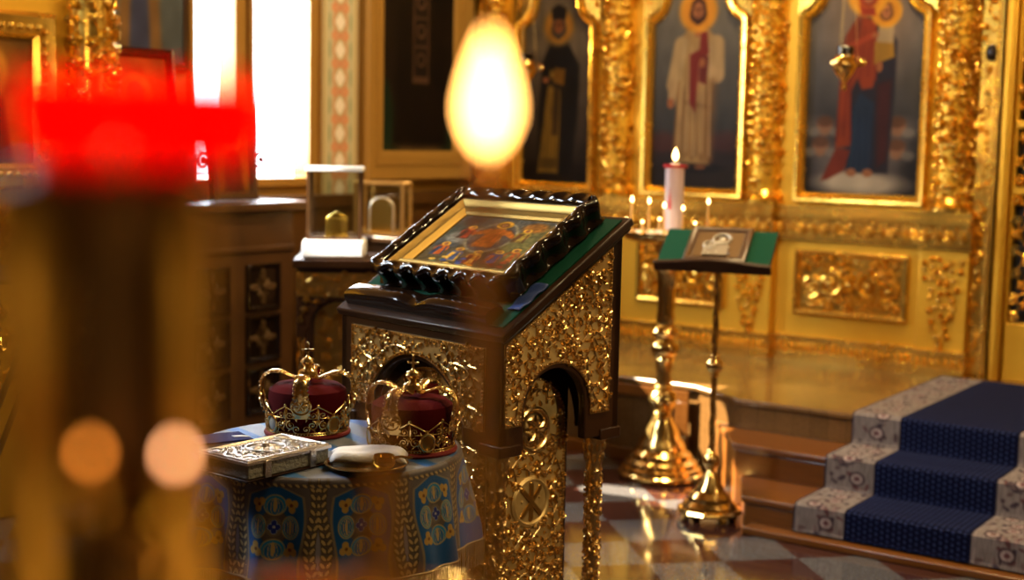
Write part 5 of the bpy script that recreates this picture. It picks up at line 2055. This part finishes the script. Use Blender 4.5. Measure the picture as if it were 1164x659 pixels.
FWl = FR((0.0, 0, 0), (0, 1, 0), (0, 0, 1), (1, 0, 0))
t = thing('large_painting', 'large dark painting in a gilt frame on the side wall behind the candle flame', 'painting', W(WALLX, 6.13, 1.33), ROT)
Fpw = FR((0.005, 0, 0), (0, 1, 0), (0, 0, 1), (1, 0, 0))
grid_panel('canvas', 0.90, 1.25, 120, 170, dark_painting, FR((0.03, 0.08, 0.07), (0, 1, 0), (0, 0, 1), (1, 0, 0)), M['painting'], t)
b = MB()
b.sweep([(0.0, 0.0), (1.04, 0.0), (1.04, 1.40), (0.0, 1.40)], [(0, 0), (0, 0.05), (0.02, 0.07), (0.05, 0.06), (0.09, 0.05), (0.13, 0.055), (0.16, 0.045), (0.185, 0.03)], Fpw)
b.beadrow(lambda u, v, h: Fpw(u, v, h + 0.052), [(0.105, 0.105), (0.935, 0.105), (0.935, 1.295), (0.105, 1.295)], 0.011, 0.03, True)
fix_normals(b.build('gilt_frame', M['ochre'], t))

# choir cupboard under the windows
CUX0, CUX1, CUY0, CUY1 = WALLX, -4.90, 4.09, 5.16
CUP = thing('choir_cupboard', 'long dark wooden cupboard with crossed square panels below the windows', 'cupboard', W(CUX1, 4.9, 0), ROT)
b = MB()
b.box(CUX0 - CUX1 + 0.005, 0, CUY0 - 4.9, CUY1 - 4.9, 0.0, 1.22)
b.box(CUX0 - CUX1 + 0.005, 0.02, CUY0 - 4.9, CUY1 - 4.9 + 0.02, 0, 0.10)
b.box(0, 0.015, CUY0 - 4.9, CUY1 - 4.9, 1.02, 1.05)
b.build('carcass', M['brownwood'], CUP, bevel=0.006)
b = MB()
b.box(CUX0 - CUX1 + 0.005, 0.05, CUY0 - 4.9 - 0.03, 5.25 - 4.9, 1.22, 1.265)
b.build('ledge', M['brownwood'], CUP, bevel=0.01)
for cyy in (4.25, 4.60, 4.945):
    for zz in (0.845, 0.59, 0.33):
        F = FR((0, cyy - 4.9, zz), (0, 1, 0), (0, 0, 1), (1, 0, 0))
        b = MB()
        s = 0.115
        b.sweep([(-s, -s), (s, -s), (s, s), (-s, s)], [(0, 0), (0, 0.014), (0.012, 0.018), (0.024, 0.004)], F)
        b.prism([(-s, -s), (s, -s), (s, s), (-s, s)], 0.0, 0.002, F)
        o = b.build('square_panel', M['lacquer'], CUP)
        b = MB()
        for k in range(4):
            a = k * PI / 2
            b.leaf(F, 0.012 * math.cos(a), 0.012 * math.sin(a), a, 0.072, 0.022, 0.016)
            b.leaf(F, 0.012 * math.cos(a + PI / 4), 0.012 * math.sin(a + PI / 4), a + PI / 4, 0.045, 0.012, 0.012)
            b.ball((0.075 * math.cos(a), 0.075 * math.sin(a), 0.004), 0.016, 8, 5, F, (1, 1, 0.6))
        b.bead(F, 0, 0, 0.018, 0.01)
        b.build('cross_carving', M['dimbrass'], o)


def ledge_icon(lab, y0, y1, z1, lean, fn, mfr):
    w, h = y1 - y0, z1 - 1.266
    t = thing('ledge_icon', lab, 'icon', W(-5.02, y0, 1.2685), ROT)
    F = FR((0, 0, 0), (0, 1, 0), (-lean, 0, 1), (1, 0, lean))
    b = MB()
    b.box(0, w, 0.0, h, -0.02, 0.0, F)
    b.sweep([(0, 0), (w, 0), (w, h), (0, h)], [(0, -0.02), (0, 0.02), (0.012, 0.028), (0.035, 0.02), (0.045, 0.004)], F)
    fix_normals(b.build('icon_frame', mfr, t))
    grid_panel('icon_painting', w - 0.08, h - 0.08, 50, 70, fn, FR((-lean * 0.04 + 0.004, 0.04, 0.04), (0, 1, 0), (-lean, 0, 1), (1, 0, lean)), M['painting'], t)


def plain_icon(U, V):
    p = Paint(U, V, (120, 78, 26))
    w, h = U.max(), V.max()
    p.ell(w * .5, h * .72, w * .26, w * .26, (176, 120, 40), 0.2)
    p.poly([(w * .2, 0), (w * .8, 0), (w * .72, h * .5), (w * .58, h * .62), (w * .42, h * .62), (w * .28, h * .5)], (70, 34, 20), 0.02)
    p.ell(w * .5, h * .72, w * .13, w * .16, (128, 82, 50), 0.2)
    p.noise(0.4, 10)
    return p.c


ledge_icon('tall icon in a dark frame leaning on the cupboard ledge before the left window', 4.07, 4.53, 1.975, 0.10, plain_icon, M['lacquer'])
ledge_icon('smaller brownish gold icon leaning on the cupboard ledge between the two windows', 4.72, 5.02, 1.70, 0.08, plain_icon, M['brownwood'])


# blue wall painting above the cupboard
def fresco(U, V):
    p = Paint(U, V, (96, 104, 110))
    w, h = U.max(), V.max()
    p.grad((70, 76, 84), (120, 126, 128), V / h)
    p.poly([(w * .25, 0), (w * .75, 0), (w * .68, h * .6), (w * .5, h * .8), (w * .32, h * .6)], (120, 88, 54), 0.03)
    p.poly([(w * .38, 0), (w * .62, 0), (w * .58, h * .5), (w * .42, h * .5)], (60, 64, 96), 0.03)
    p.ell(w * .5, h * .8, w * .16, w * .16, (200, 150, 70), 0.2)
    p.ell(w * .5, h * .8, w * .08, w * .1, (140, 92, 62), 0.2)
    p.noise(0.3, 12)
    return p.c


t = thing('wall_painting', 'blue grey painted icon on the wall above the tall dark-framed icon', 'painting', W(WALLX, 4.22, 1.9), ROT)
grid_panel('canvas', 0.56, 1.0, 60, 100, fresco, FR((0.022, 0.02, 0.02), (0, 1, 0), (0, 0, 1), (1, 0, 0)), M['painting'], t)
b = MB()
b.box(0.0, 0.02, 0.0, 0.60, 0.0, 1.04)
b.sweep([(0, 0), (0.60, 0), (0.60, 1.04), (0, 1.04)], [(0, 0), (0, 0.03), (0.02, 0.035), (0.03, 0.022)], Fpw)
b.build('thin_frame', M['brownwood'], t)

# gilded icon shrine at the far left: carved column and framed icon
SHR = thing('icon_shrine', 'gilded shrine with a carved column and framed icon at the far left edge', 'shrine', W(-4.86, 3.30, 0), ROT)
b = MB()
b.box(-0.40, -0.02, -0.35, 0.70, 0.0, 2.5)
b.build('shrine_body', M['goldflat'], SHR, bevel=0.01)
b = MB()
b.lathe([(0.10, 0.4), (0.10, 2.5)], 24, (-0.0, 0.585, 0))
Fc2 = lambda s, v, h: Vector((0.0 + (0.10 + h) * math.cos(s / 0.10), 0.585 + (0.10 + h) * math.sin(s / 0.10), v))
b.foliage(Fc2, lambda u, v: True, (-0.22, 0.17, 0.5, 2.45), 0.062, 0.036, random.Random(31), 'llfgc', True, 1.1)
b.build('carved_column', M['gold'], SHR)
b = MB()
Fsh = FR((-0.02, -0.3, 1.35), (0, 1, 0), (0, 0, 1), (1, 0, 0))
b.sweep([(0, 0), (0.70, 0), (0.70, 0.72), (0, 0.72)], [(0, 0), (0, 0.04), (0.02, 0.06), (0.05, 0.05), (0.09, 0.05), (0.11, 0.03)], Fsh)
b.beadrow(lambda u, v, h: Fsh(u, v, h + 0.052), [(0.065, 0.065), (0.635, 0.065), (0.635, 0.655), (0.065, 0.655)], 0.017, 0.044, True)
b.build('beaded_frame', M['gold'], SHR)
grid_panel('icon_painting', 0.50, 0.52, 50, 52, plain_icon, FR((0.0, -0.2, 1.45), (0, 1, 0), (0, 0, 1), (1, 0, 0)), M['painting'], SHR)
b = MB()
Fp3 = FR((-0.02, -0.30, 0.5), (0, 1, 0), (0, 0, 1), (1, 0, 0))
b.foliage(Fp3, lambda u, v: True, (0.03, 0.68, 0.0, 0.78), 0.06, 0.035, random.Random(33), 'llfcg', True, 1.1)
b.build('carved_panel', M['gold'], SHR)

# folding stand legs at the left edge
t = thing('folding_stand', 'dark folding stand with thin slanted legs at the left edge of the floor', 'stand', (-1.72, 4.40, 0), R(10))
for (x0, x1, y, m_) in ((0.24, -0.20, -0.05, 0), (0.29, -0.15, 0.02, 1), (-0.26, -0.30, 0.10, 0), (-0.26, -0.30, 0.40, 0)):
    b = MB().tube([(x1, y, 0.0), (x0, y, 1.12)], 0.010, 8)
    b.build('leg', M['black'], t)
b = MB().box(-0.30, 0.30, -0.06, 0.46, 1.11, 1.125)
b.build('top_board', M['darkwood'], t, bevel=0.004)

# second lectern with a glass case
ped = thing('case_pedestal', 'second brown and gilt pedestal with an arched front under the spotlit glass case', 'pedestal', (-0.70, 5.95, 0), R(4))
PW = 0.44
b = MB()
Fpd = FR((-0.21, -0.19, 0), (1, 0, 0), (0, 0, 1), (0, -1, 0))
parch = [(0.075, 0.0)] + [(0.075, 0.76)] + arc(0.17, 0.80, 0.095, PI, 0, 16) + [(0.265, 0.76), (0.265, 0.0)]
poly = [(0.0, 0.0)] + [(0.04, 0.0), (0.04, 0.78)] + arc(0.17, 0.80, 0.115, PI, 0, 18) + [(0.30, 0.78), (0.30, 0.0), (PW, 0.0), (PW, 1.06), (0, 1.06)]
b.prism(poly, -0.03, 0.0, Fpd)
b.box(0.0, PW, 0.0, 1.06, -0.38, -0.08, Fpd)
b.box(-0.015, PW + 0.015, 1.05, 1.085, -0.40, 0.02, Fpd)
fix_normals(b.build('pedestal_body', M['darkwood'], ped, bevel=0.005))
b = MB()
b.foliage(lambda u, v, h: Fpd(u, v, h), lambda u, v: (u - 0.17) ** 2 + (v - 0.80) ** 2 > 0.135 ** 2, (0.01, PW - 0.01, 0.80, 1.03), 0.035, 0.014, random.Random(41), 'lllfc')
b.prism([(0.0, 0.93), (PW, 0.93), (PW, 1.03), (0.0, 1.03)], 0, 0.003, Fpd)
b.build('gilt_spandrel', M['darkbrass'], ped)
b = MB()
b.prism([(0.06, 0.1)] + [(0.28, 0.1)] + arc(0.17, 0.80, 0.10, 0, PI, 16), -0.08, -0.074, Fpd)
b.foliage(lambda u, v, h: Fpd(u, v, h - 0.074), lambda u, v: True, (0.09, 0.25, 0.15, 0.85), 0.045, 0.014, random.Random(42), 'llfc')
b.build('gilt_panel', M['darkbrass'], ped)
b = MB()
bt = twisted(0.0, 0.76, 0.016, (-0.19, -0.205), 20, 14, 3, 0.25)
b.add(bt.v, bt.f)
bt = twisted(0.0, 0.76, 0.016, (0.13, -0.205), 20, 14, 3, 0.25)
b.add(bt.v, bt.f)
b.build('twisted_colonnettes', M['brass'], ped, ang=80)
cl = MB()
cl.box(-0.155, 0.105, -0.15, 0.13, 0.0, 0.075)
o = cl.build('white_cloth_box', M['white'], None, bevel=0.012)
o.location = (-0.735, 5.93, 1.087)
o.rotation_euler = (0, 0, R(4))
tag(o, 'white cloth-covered box on the pedestal under the glass case, bright under an added spot', 'box')
gc = thing('glass_case', 'small glazed case with a bright top edge on the white cloth box', 'case', (-0.760, 5.93, 1.163), R(4))
b = MB()
gx, gy, gh = 0.108, 0.10, 0.285
for (x, y) in ((-gx, -gy), (gx, -gy), (-gx, gy), (gx, gy)):
    b.box(x - 0.007, x + 0.007, y - 0.007, y + 0.007, 0.0, gh)
for y in (-gy, gy):
    b.box(-gx, gx, y - 0.007, y + 0.007, 0.0, 0.012)
for x in (-gx, gx):
    b.box(x - 0.007, x + 0.007, -gy, gy, 0.0, 0.012)
b.build('case_frame', M['brownwood'], gc)
b = MB()
b.box(-gx - 0.012, gx + 0.012, -gy - 0.012, gy + 0.012, gh, gh + 0.020)
b.build('case_top', M['white'], gc, bevel=0.004)
b = MB()
for s in (-1, 1):
    b.box(-gx, gx, s * gy - 0.0015, s * gy + 0.0015, 0.012, gh)
    b.box(s * gx - 0.0015, s * gx + 0.0015, -gy, gy, 0.012, gh)
b.build('glass_panes', M['glass'], gc)
t = thing('reliquary', 'small gilt box standing inside the spotlit glass case', 'box', (-0.755, 5.93, 1.1635), R(4))
b = MB()
b.box(-0.045, 0.045, -0.03, 0.03, 0.0, 0.085)
b.box(-0.05, 0.05, -0.035, 0.035, 0.0, 0.012)
b.prism([(-0.05, 0.085), (0.05, 0.085), (0, 0.115)], -0.03, 0.03, FR((0, 0, 0), (1, 0, 0), (0, 0, 1), (0, -1, 0)))
b.build('gilt_body', M['gold'], t, bevel=0.003)

# second case further back on a cupboard
t = thing('side_cupboard', 'low brown cupboard by the side wall under the second glass case', 'cupboard', (-0.62, 7.32, 0), ROT)
b = MB()
b.box(-0.20, 0.42, -0.22, 0.22, 0.0, 1.06)
b.box(-0.22, 0.44, -0.24, 0.24, 1.06, 1.09)
for z in (0.15, 0.60):
    b.box(0.42, 0.432, -0.18, 0.18, z, z + 0.36)
    b.box(-0.16, 0.38, -0.232, -0.22, z, z + 0.36)
b.build('cupboard_body', M['brownwood'], t, bevel=0.006)
t = thing('glass_case', 'brown-framed glazed case on the low cupboard right of the spotlit case', 'case', (-0.68, 7.25, 1.092), R(-6))
b = MB()
gx, gy, gh = 0.122, 0.11, 0.27
for (x, y) in ((-gx, -gy), (gx, -gy), (-gx, gy), (gx, gy)):
    b.box(x - 0.010, x + 0.010, y - 0.010, y + 0.010, 0.0, gh)
for y in (-gy, gy):
    b.box(-gx, gx, y - 0.01, y + 0.01, 0.0, 0.014)
    b.box(-gx, gx, y - 0.01, y + 0.01, gh - 0.014, gh)
for x in (-gx, gx):
    b.box(x - 0.01, x + 0.01, -gy, gy, 0.0, 0.014)
    b.box(x - 0.01, x + 0.01, -gy, gy, gh - 0.014, gh)
b.build('case_frame', M['ochre'], t)
b = MB()
for s in (-1, 1):
    b.box(-gx, gx, s * gy - 0.0015, s * gy + 0.0015, 0.014, gh - 0.014)
    b.box(s * gx - 0.0015, s * gx + 0.0015, -gy, gy, 0.014, gh - 0.014)
b.build('glass_panes', M['glass'], t)
t = thing('domed_shrine', 'small dark arched shrine inside the brown-framed glass case', 'box', (-0.68, 7.25, 1.0925), R(-6))
b = MB().prism([(-0.06, 0.0), (0.06, 0.0), (0.06, 0.13)] + arc(0, 0.13, 0.06, 0, PI, 12)[1:], -0.04, 0.04, FR((0, 0, 0), (1, 0, 0), (0, 0, 1), (0, -1, 0)))
b.build('arched_body', M['darkbrass'], t, bevel=0.003)
b = MB().tube([(-0.062, -0.042, 0.0), (-0.062, -0.042, 0.13)] + [(p_[0], -0.042, p_[1]) for p_ in arc(0, 0.13, 0.062, PI, 0, 14)] + [(0.062, -0.042, 0.0)], 0.006, 6)
b.build('arch_trim', M['silver'], t)

# ================================================================== FOREGROUND CANDLE STAND, CLOSE TO THE CAMERA
FG = thing('votive_stand', 'brass votive stand close to the camera at the left, far out of focus', 'candle stand', (-0.085, 0.49, 0))
b = MB().lathe([(0.15, 0.0), (0.15, 0.02), (0.10, 0.05), (0.04, 0.10), (0.03, 0.3), (0.035, 0.6), (0.025, 0.9), (0.03, 1.2), (0.04, 1.33), (0.08, 1.364)], 32)
b.build('stand_column', M['brass'], FG)
b = MB().lathe([(0.06, 1.360), (0.150, 1.368), (0.166, 1.378), (0.168, 1.388), (0.163, 1.388), (0.158, 1.380), (0.0, 1.377)], 48, cap=False)
b.build('tray', M['brass'], FG)
LX, LY = -0.1345, 0.47
lx, ly = LX + 0.085, LY - 0.49
b = MB().lathe([(0.030, 1.378), (0.030, 1.388), (0.016, 1.395), (0.015, 1.42), (0.018, 1.44), (0.015, 1.46), (0.017, 1.50), (0.015, 1.55), (0.020, 1.57), (0.034, 1.583), (0.030, 1.587)], 32, (lx, ly, 0))
b.build('lamp_stem', M['dimbrass'], FG)
for (sx, rr) in ((-1, 0.0125), (1, 0.0085)):
    b = MB()
    xx = lx + sx * (0.030 if sx < 0 else 0.0245)
    b.lathe([(rr, 1.378), (rr, 1.40), (rr * 0.8, 1.41), (rr * 1.2, 1.43), (rr, 1.45), (rr * 0.9, 1.50), (rr, 1.54), (rr * 1.15, 1.555), (rr * 0.7, 1.583)], 20, (xx, ly, 0))
    b.build('side_rod', M['reliefbrass'], FG)
VOT = thing('votive_glass', 'glowing red votive glass with a small flame in the near foreground', 'votive lamp', (LX, LY, 1.588))
b = MB().lathe([(0.0, 0.0), (0.032, 0.0), (0.039, 0.005), (0.0415, 0.014), (0.0415, 0.026), (0.0425, 0.029), (0.0395, 0.029), (0.0385, 0.014), (0.034, 0.007), (0.0, 0.004)], 36, cap=False)
b.build('red_glass', M['redglass'], VOT)
b = MB().lathe([(0.010, 0.004), (0.012, 0.010), (0.011, 0.016), (0.004, 0.018)], 16, (0.009, 0, 0))
b.build('candle_wax', M['wax'], VOT)
flame_mb(0.011, 0.006, 0.019).build('flame', M['flame'], VOT)
VOT.children[-1].location.x = 0.009
SPK = []  # added candles, their tiny flames stand in for highlights on the brass
for (px_, py_, Y_, lab, e_) in ((97, 522, 0.437, 'added stub candle flame as a small orange highlight low at the left of the near stand', 'a'), (196, 524, 0.437, 'added stub candle flame as a large pale highlight right of the near brass stem', 'b'), (183, 600, 0.437, 'lowest added stub candle flame as a dim yellow highlight on the near stand', 'c')):
    x_ = (px_ - 582) / 1580 * Y_
    z_ = 1.6 - (py_ - 158 - 0.02 * (px_ - 582)) / 1580 * Y_ 
    t = thing('highlight_candle', lab, 'candle', (x_, Y_, z_), 0, 'added highlight candles on the near stand')
    MB().lathe([(0.0045, -0.016), (0.0045, -0.003), (0.002, -0.0015)], 12).build('candle_wax', M['wax'], t)
    MB().lathe([(0.002, -0.020), (0.006, -0.018), (0.0065, -0.012), (0.005, -0.012)], 12).build('socket', M['darkbrass'], t)
    flame_mb(0.006, 0.0034, -0.002).build('flame', M['stubflame' + e_], t)
    b = MB().tube([(lx, ly, z_ - 0.022), ((lx + x_ + 0.085) / 2, Y_ - 0.49, z_ - 0.026), (x_ + 0.085, Y_ - 0.49, z_ - 0.019)], 0.002, 6)
    b.build('candle_arm', M['darkbrass'], FG)

THN = []
for (x, y, z1, lab, lit) in ((-0.0105, 0.55, 1.594, 'lit thin candle close to the camera with a large blurred flame', True), (-0.0505, 0.55, 1.498, 'shorter unlit candle stub close to the camera before the brass plate', False)):
    t = thing('taper_candle', lab, 'candle', (x, y, 1.378))
    h = z1 - 1.378
    MB().lathe([(0.0052, 0.0), (0.0050, h - 0.004), (0.0015, h)], 14).build('candle_wax', M['wax'], t)
    MB().tube([(0, 0, h - 0.002), (0.0006, 0, h + 0.007)], 0.0006, 5).build('wick', M['wick'], t)
    if lit:
        flame_mb(0.046, 0.0185, h + 0.001).build('flame', M['flame'], t)
        THN.append((x, y, z1 + 0.02))

# ================================================================== LIGHT
w = bpy.data.worlds.new('outside_light')
sc.world = w
w.use_nodes = True
bg = w.node_tree.nodes['Background']
bg.inputs[0].default_value = (0.86, 0.93, 1.0, 1)
bg.inputs[1].default_value = 9.0


def light(name, kind, loc, energy, color, **kw):
    l = bpy.data.lights.new(name, kind)
    l.energy = energy
    l.color = color
    o = bpy.data.objects.new(name, l)
    col.objects.link(o)
    o.location = loc
    for k, v in kw.items():
        if k == 'aim':
            o.rotation_euler = (Vector(v) - Vector(loc)).to_track_quat('-Z', 'Y').to_euler()
        elif k == 'rot':
            o.rotation_euler = v
        else:
            setattr(l, k, v)
    return o


WARM = (1.0, 0.71, 0.34)
# sun through the side windows
tb = 0.18
dr = W(1.0, tb, 0) / math.sqrt(1 + tb * tb)
sd = Vector((dr.x, dr.y, -0.80)).normalized()
so = light('sun', 'SUN', (0, 0, 8), 60.0, (1.0, 0.80, 0.52), angle=R(0.5))
so.rotation_euler = sd.to_track_quat('-Z', 'Y').to_euler()
# chandelier and lamp of the nave, then added sparkle points
light('chandelier_lamp', 'AREA', W(-2.5, 5.7, 4.7), 140.0, WARM, shape='DISK', size=0.5, aim=W(-2.6, 6.6, 0.6))
light('nave_lamp', 'AREA', W(-0.6, 3.0, 4.4), 85.0, WARM, shape='DISK', size=0.3, aim=W(-2.8, 7.0, 1.2))
for (x, y, z, e, r) in ((-3.3, 5.4, 3.4, 26, 0.04), (-1.5, 5.8, 3.1, 28, 0.04), (-4.3, 5.8, 3.6, 12, 0.04), (-2.6, 3.4, 3.9, 26, 0.05), (0.2, 4.6, 2.8, 16, 0.04), (-0.3, 5.0, 1.5, 13, 0.03), (-3.6, 2.2, 1.9, 16, 0.03)):
    light('sparkle_light', 'POINT', W(x, y, z), e, WARM, shadow_soft_size=r)  # unseen points put in for glints on the gilding
# daylight: sky outside the side windows, and an added cool fill at the left
light('window_daylight', 'AREA', W(-5.75, 5.25, 2.15), 220.0, (0.86, 0.93, 1.0), shape='RECTANGLE', size=1.3, size_y=1.4, aim=W(-2.5, 3.6, 0.7))
light('cool_fill_light', 'AREA', W(-4.7, 2.0, 2.9), 80.0, (0.78, 0.89, 1.0), shape='RECTANGLE', size=0.4, size_y=1.0, aim=W(-2.3, 2.6, 0.7))
light('lectern_fill_spot', 'SPOT', (2.3, 1.9, 2.0), 150.0, (1.0, 0.80, 0.50), spot_size=R(19), spot_blend=0.5, shadow_soft_size=0.04, aim=(0.12, 3.75, 0.68))  # unseen spot added to brighten the lectern's near side
light('tray_fill_spot', 'SPOT', (-2.2, 5.3, 3.7), 800.0, (1.0, 0.88, 0.66), spot_size=R(5.5), spot_blend=0.4, shadow_soft_size=0.03, aim=(0.66, 6.50, 1.17))  # unseen narrow spot added to brighten the candlestick tray
light('case_spot', 'SPOT', (-2.5, 4.7, 3.2), 1500.0, (1.0, 0.92, 0.8), spot_size=R(8), spot_blend=0.3, shadow_soft_size=0.03, aim=(-0.74, 5.9, 1.2))  # added spot, takes the place of sun on the glass case
light('votive_flame_light', 'POINT', (LX + 0.009, LY, 1.614), 0.25, (1.0, 0.5, 0.2), shadow_soft_size=0.005)
light('taper_flame_light', 'POINT', (-0.0105, 0.55, 1.62), 0.25, (1.0, 0.55, 0.22), shadow_soft_size=0.008)
light('stand_fill_light', 'POINT', (-0.15, 0.30, 1.52), 0.13, (1.0, 0.6, 0.2), shadow_soft_size=0.01)  # added pair of unseen fill points, warms the near brass rods
light('stand_fill_light', 'POINT', (-0.06, 0.36, 1.425), 0.13, (1.0, 0.6, 0.2), shadow_soft_size=0.01)

# ================================================================== CAMERA
cam = bpy.data.cameras.new('camera')
co = bpy.data.objects.new('camera', cam)
col.objects.link(co)
cam.sensor_width = 36.0
cam.lens = 1580.0 / 1164.0 * 36.0
cam.clip_start = 0.02
cam.clip_end = 60
pitch = math.atan(172 / 1580)
co.matrix_world = Matrix.Translation((0, 0, 1.6)) @ Matrix.Rotation(PI / 2 - pitch, 4, 'X') @ Matrix.Rotation(0.02, 4, 'Z')
cam.dof.use_dof = True
cam.dof.focus_distance = 3.42
cam.dof.aperture_fstop = cam.lens / 1000 / 0.0225
sc.camera = co
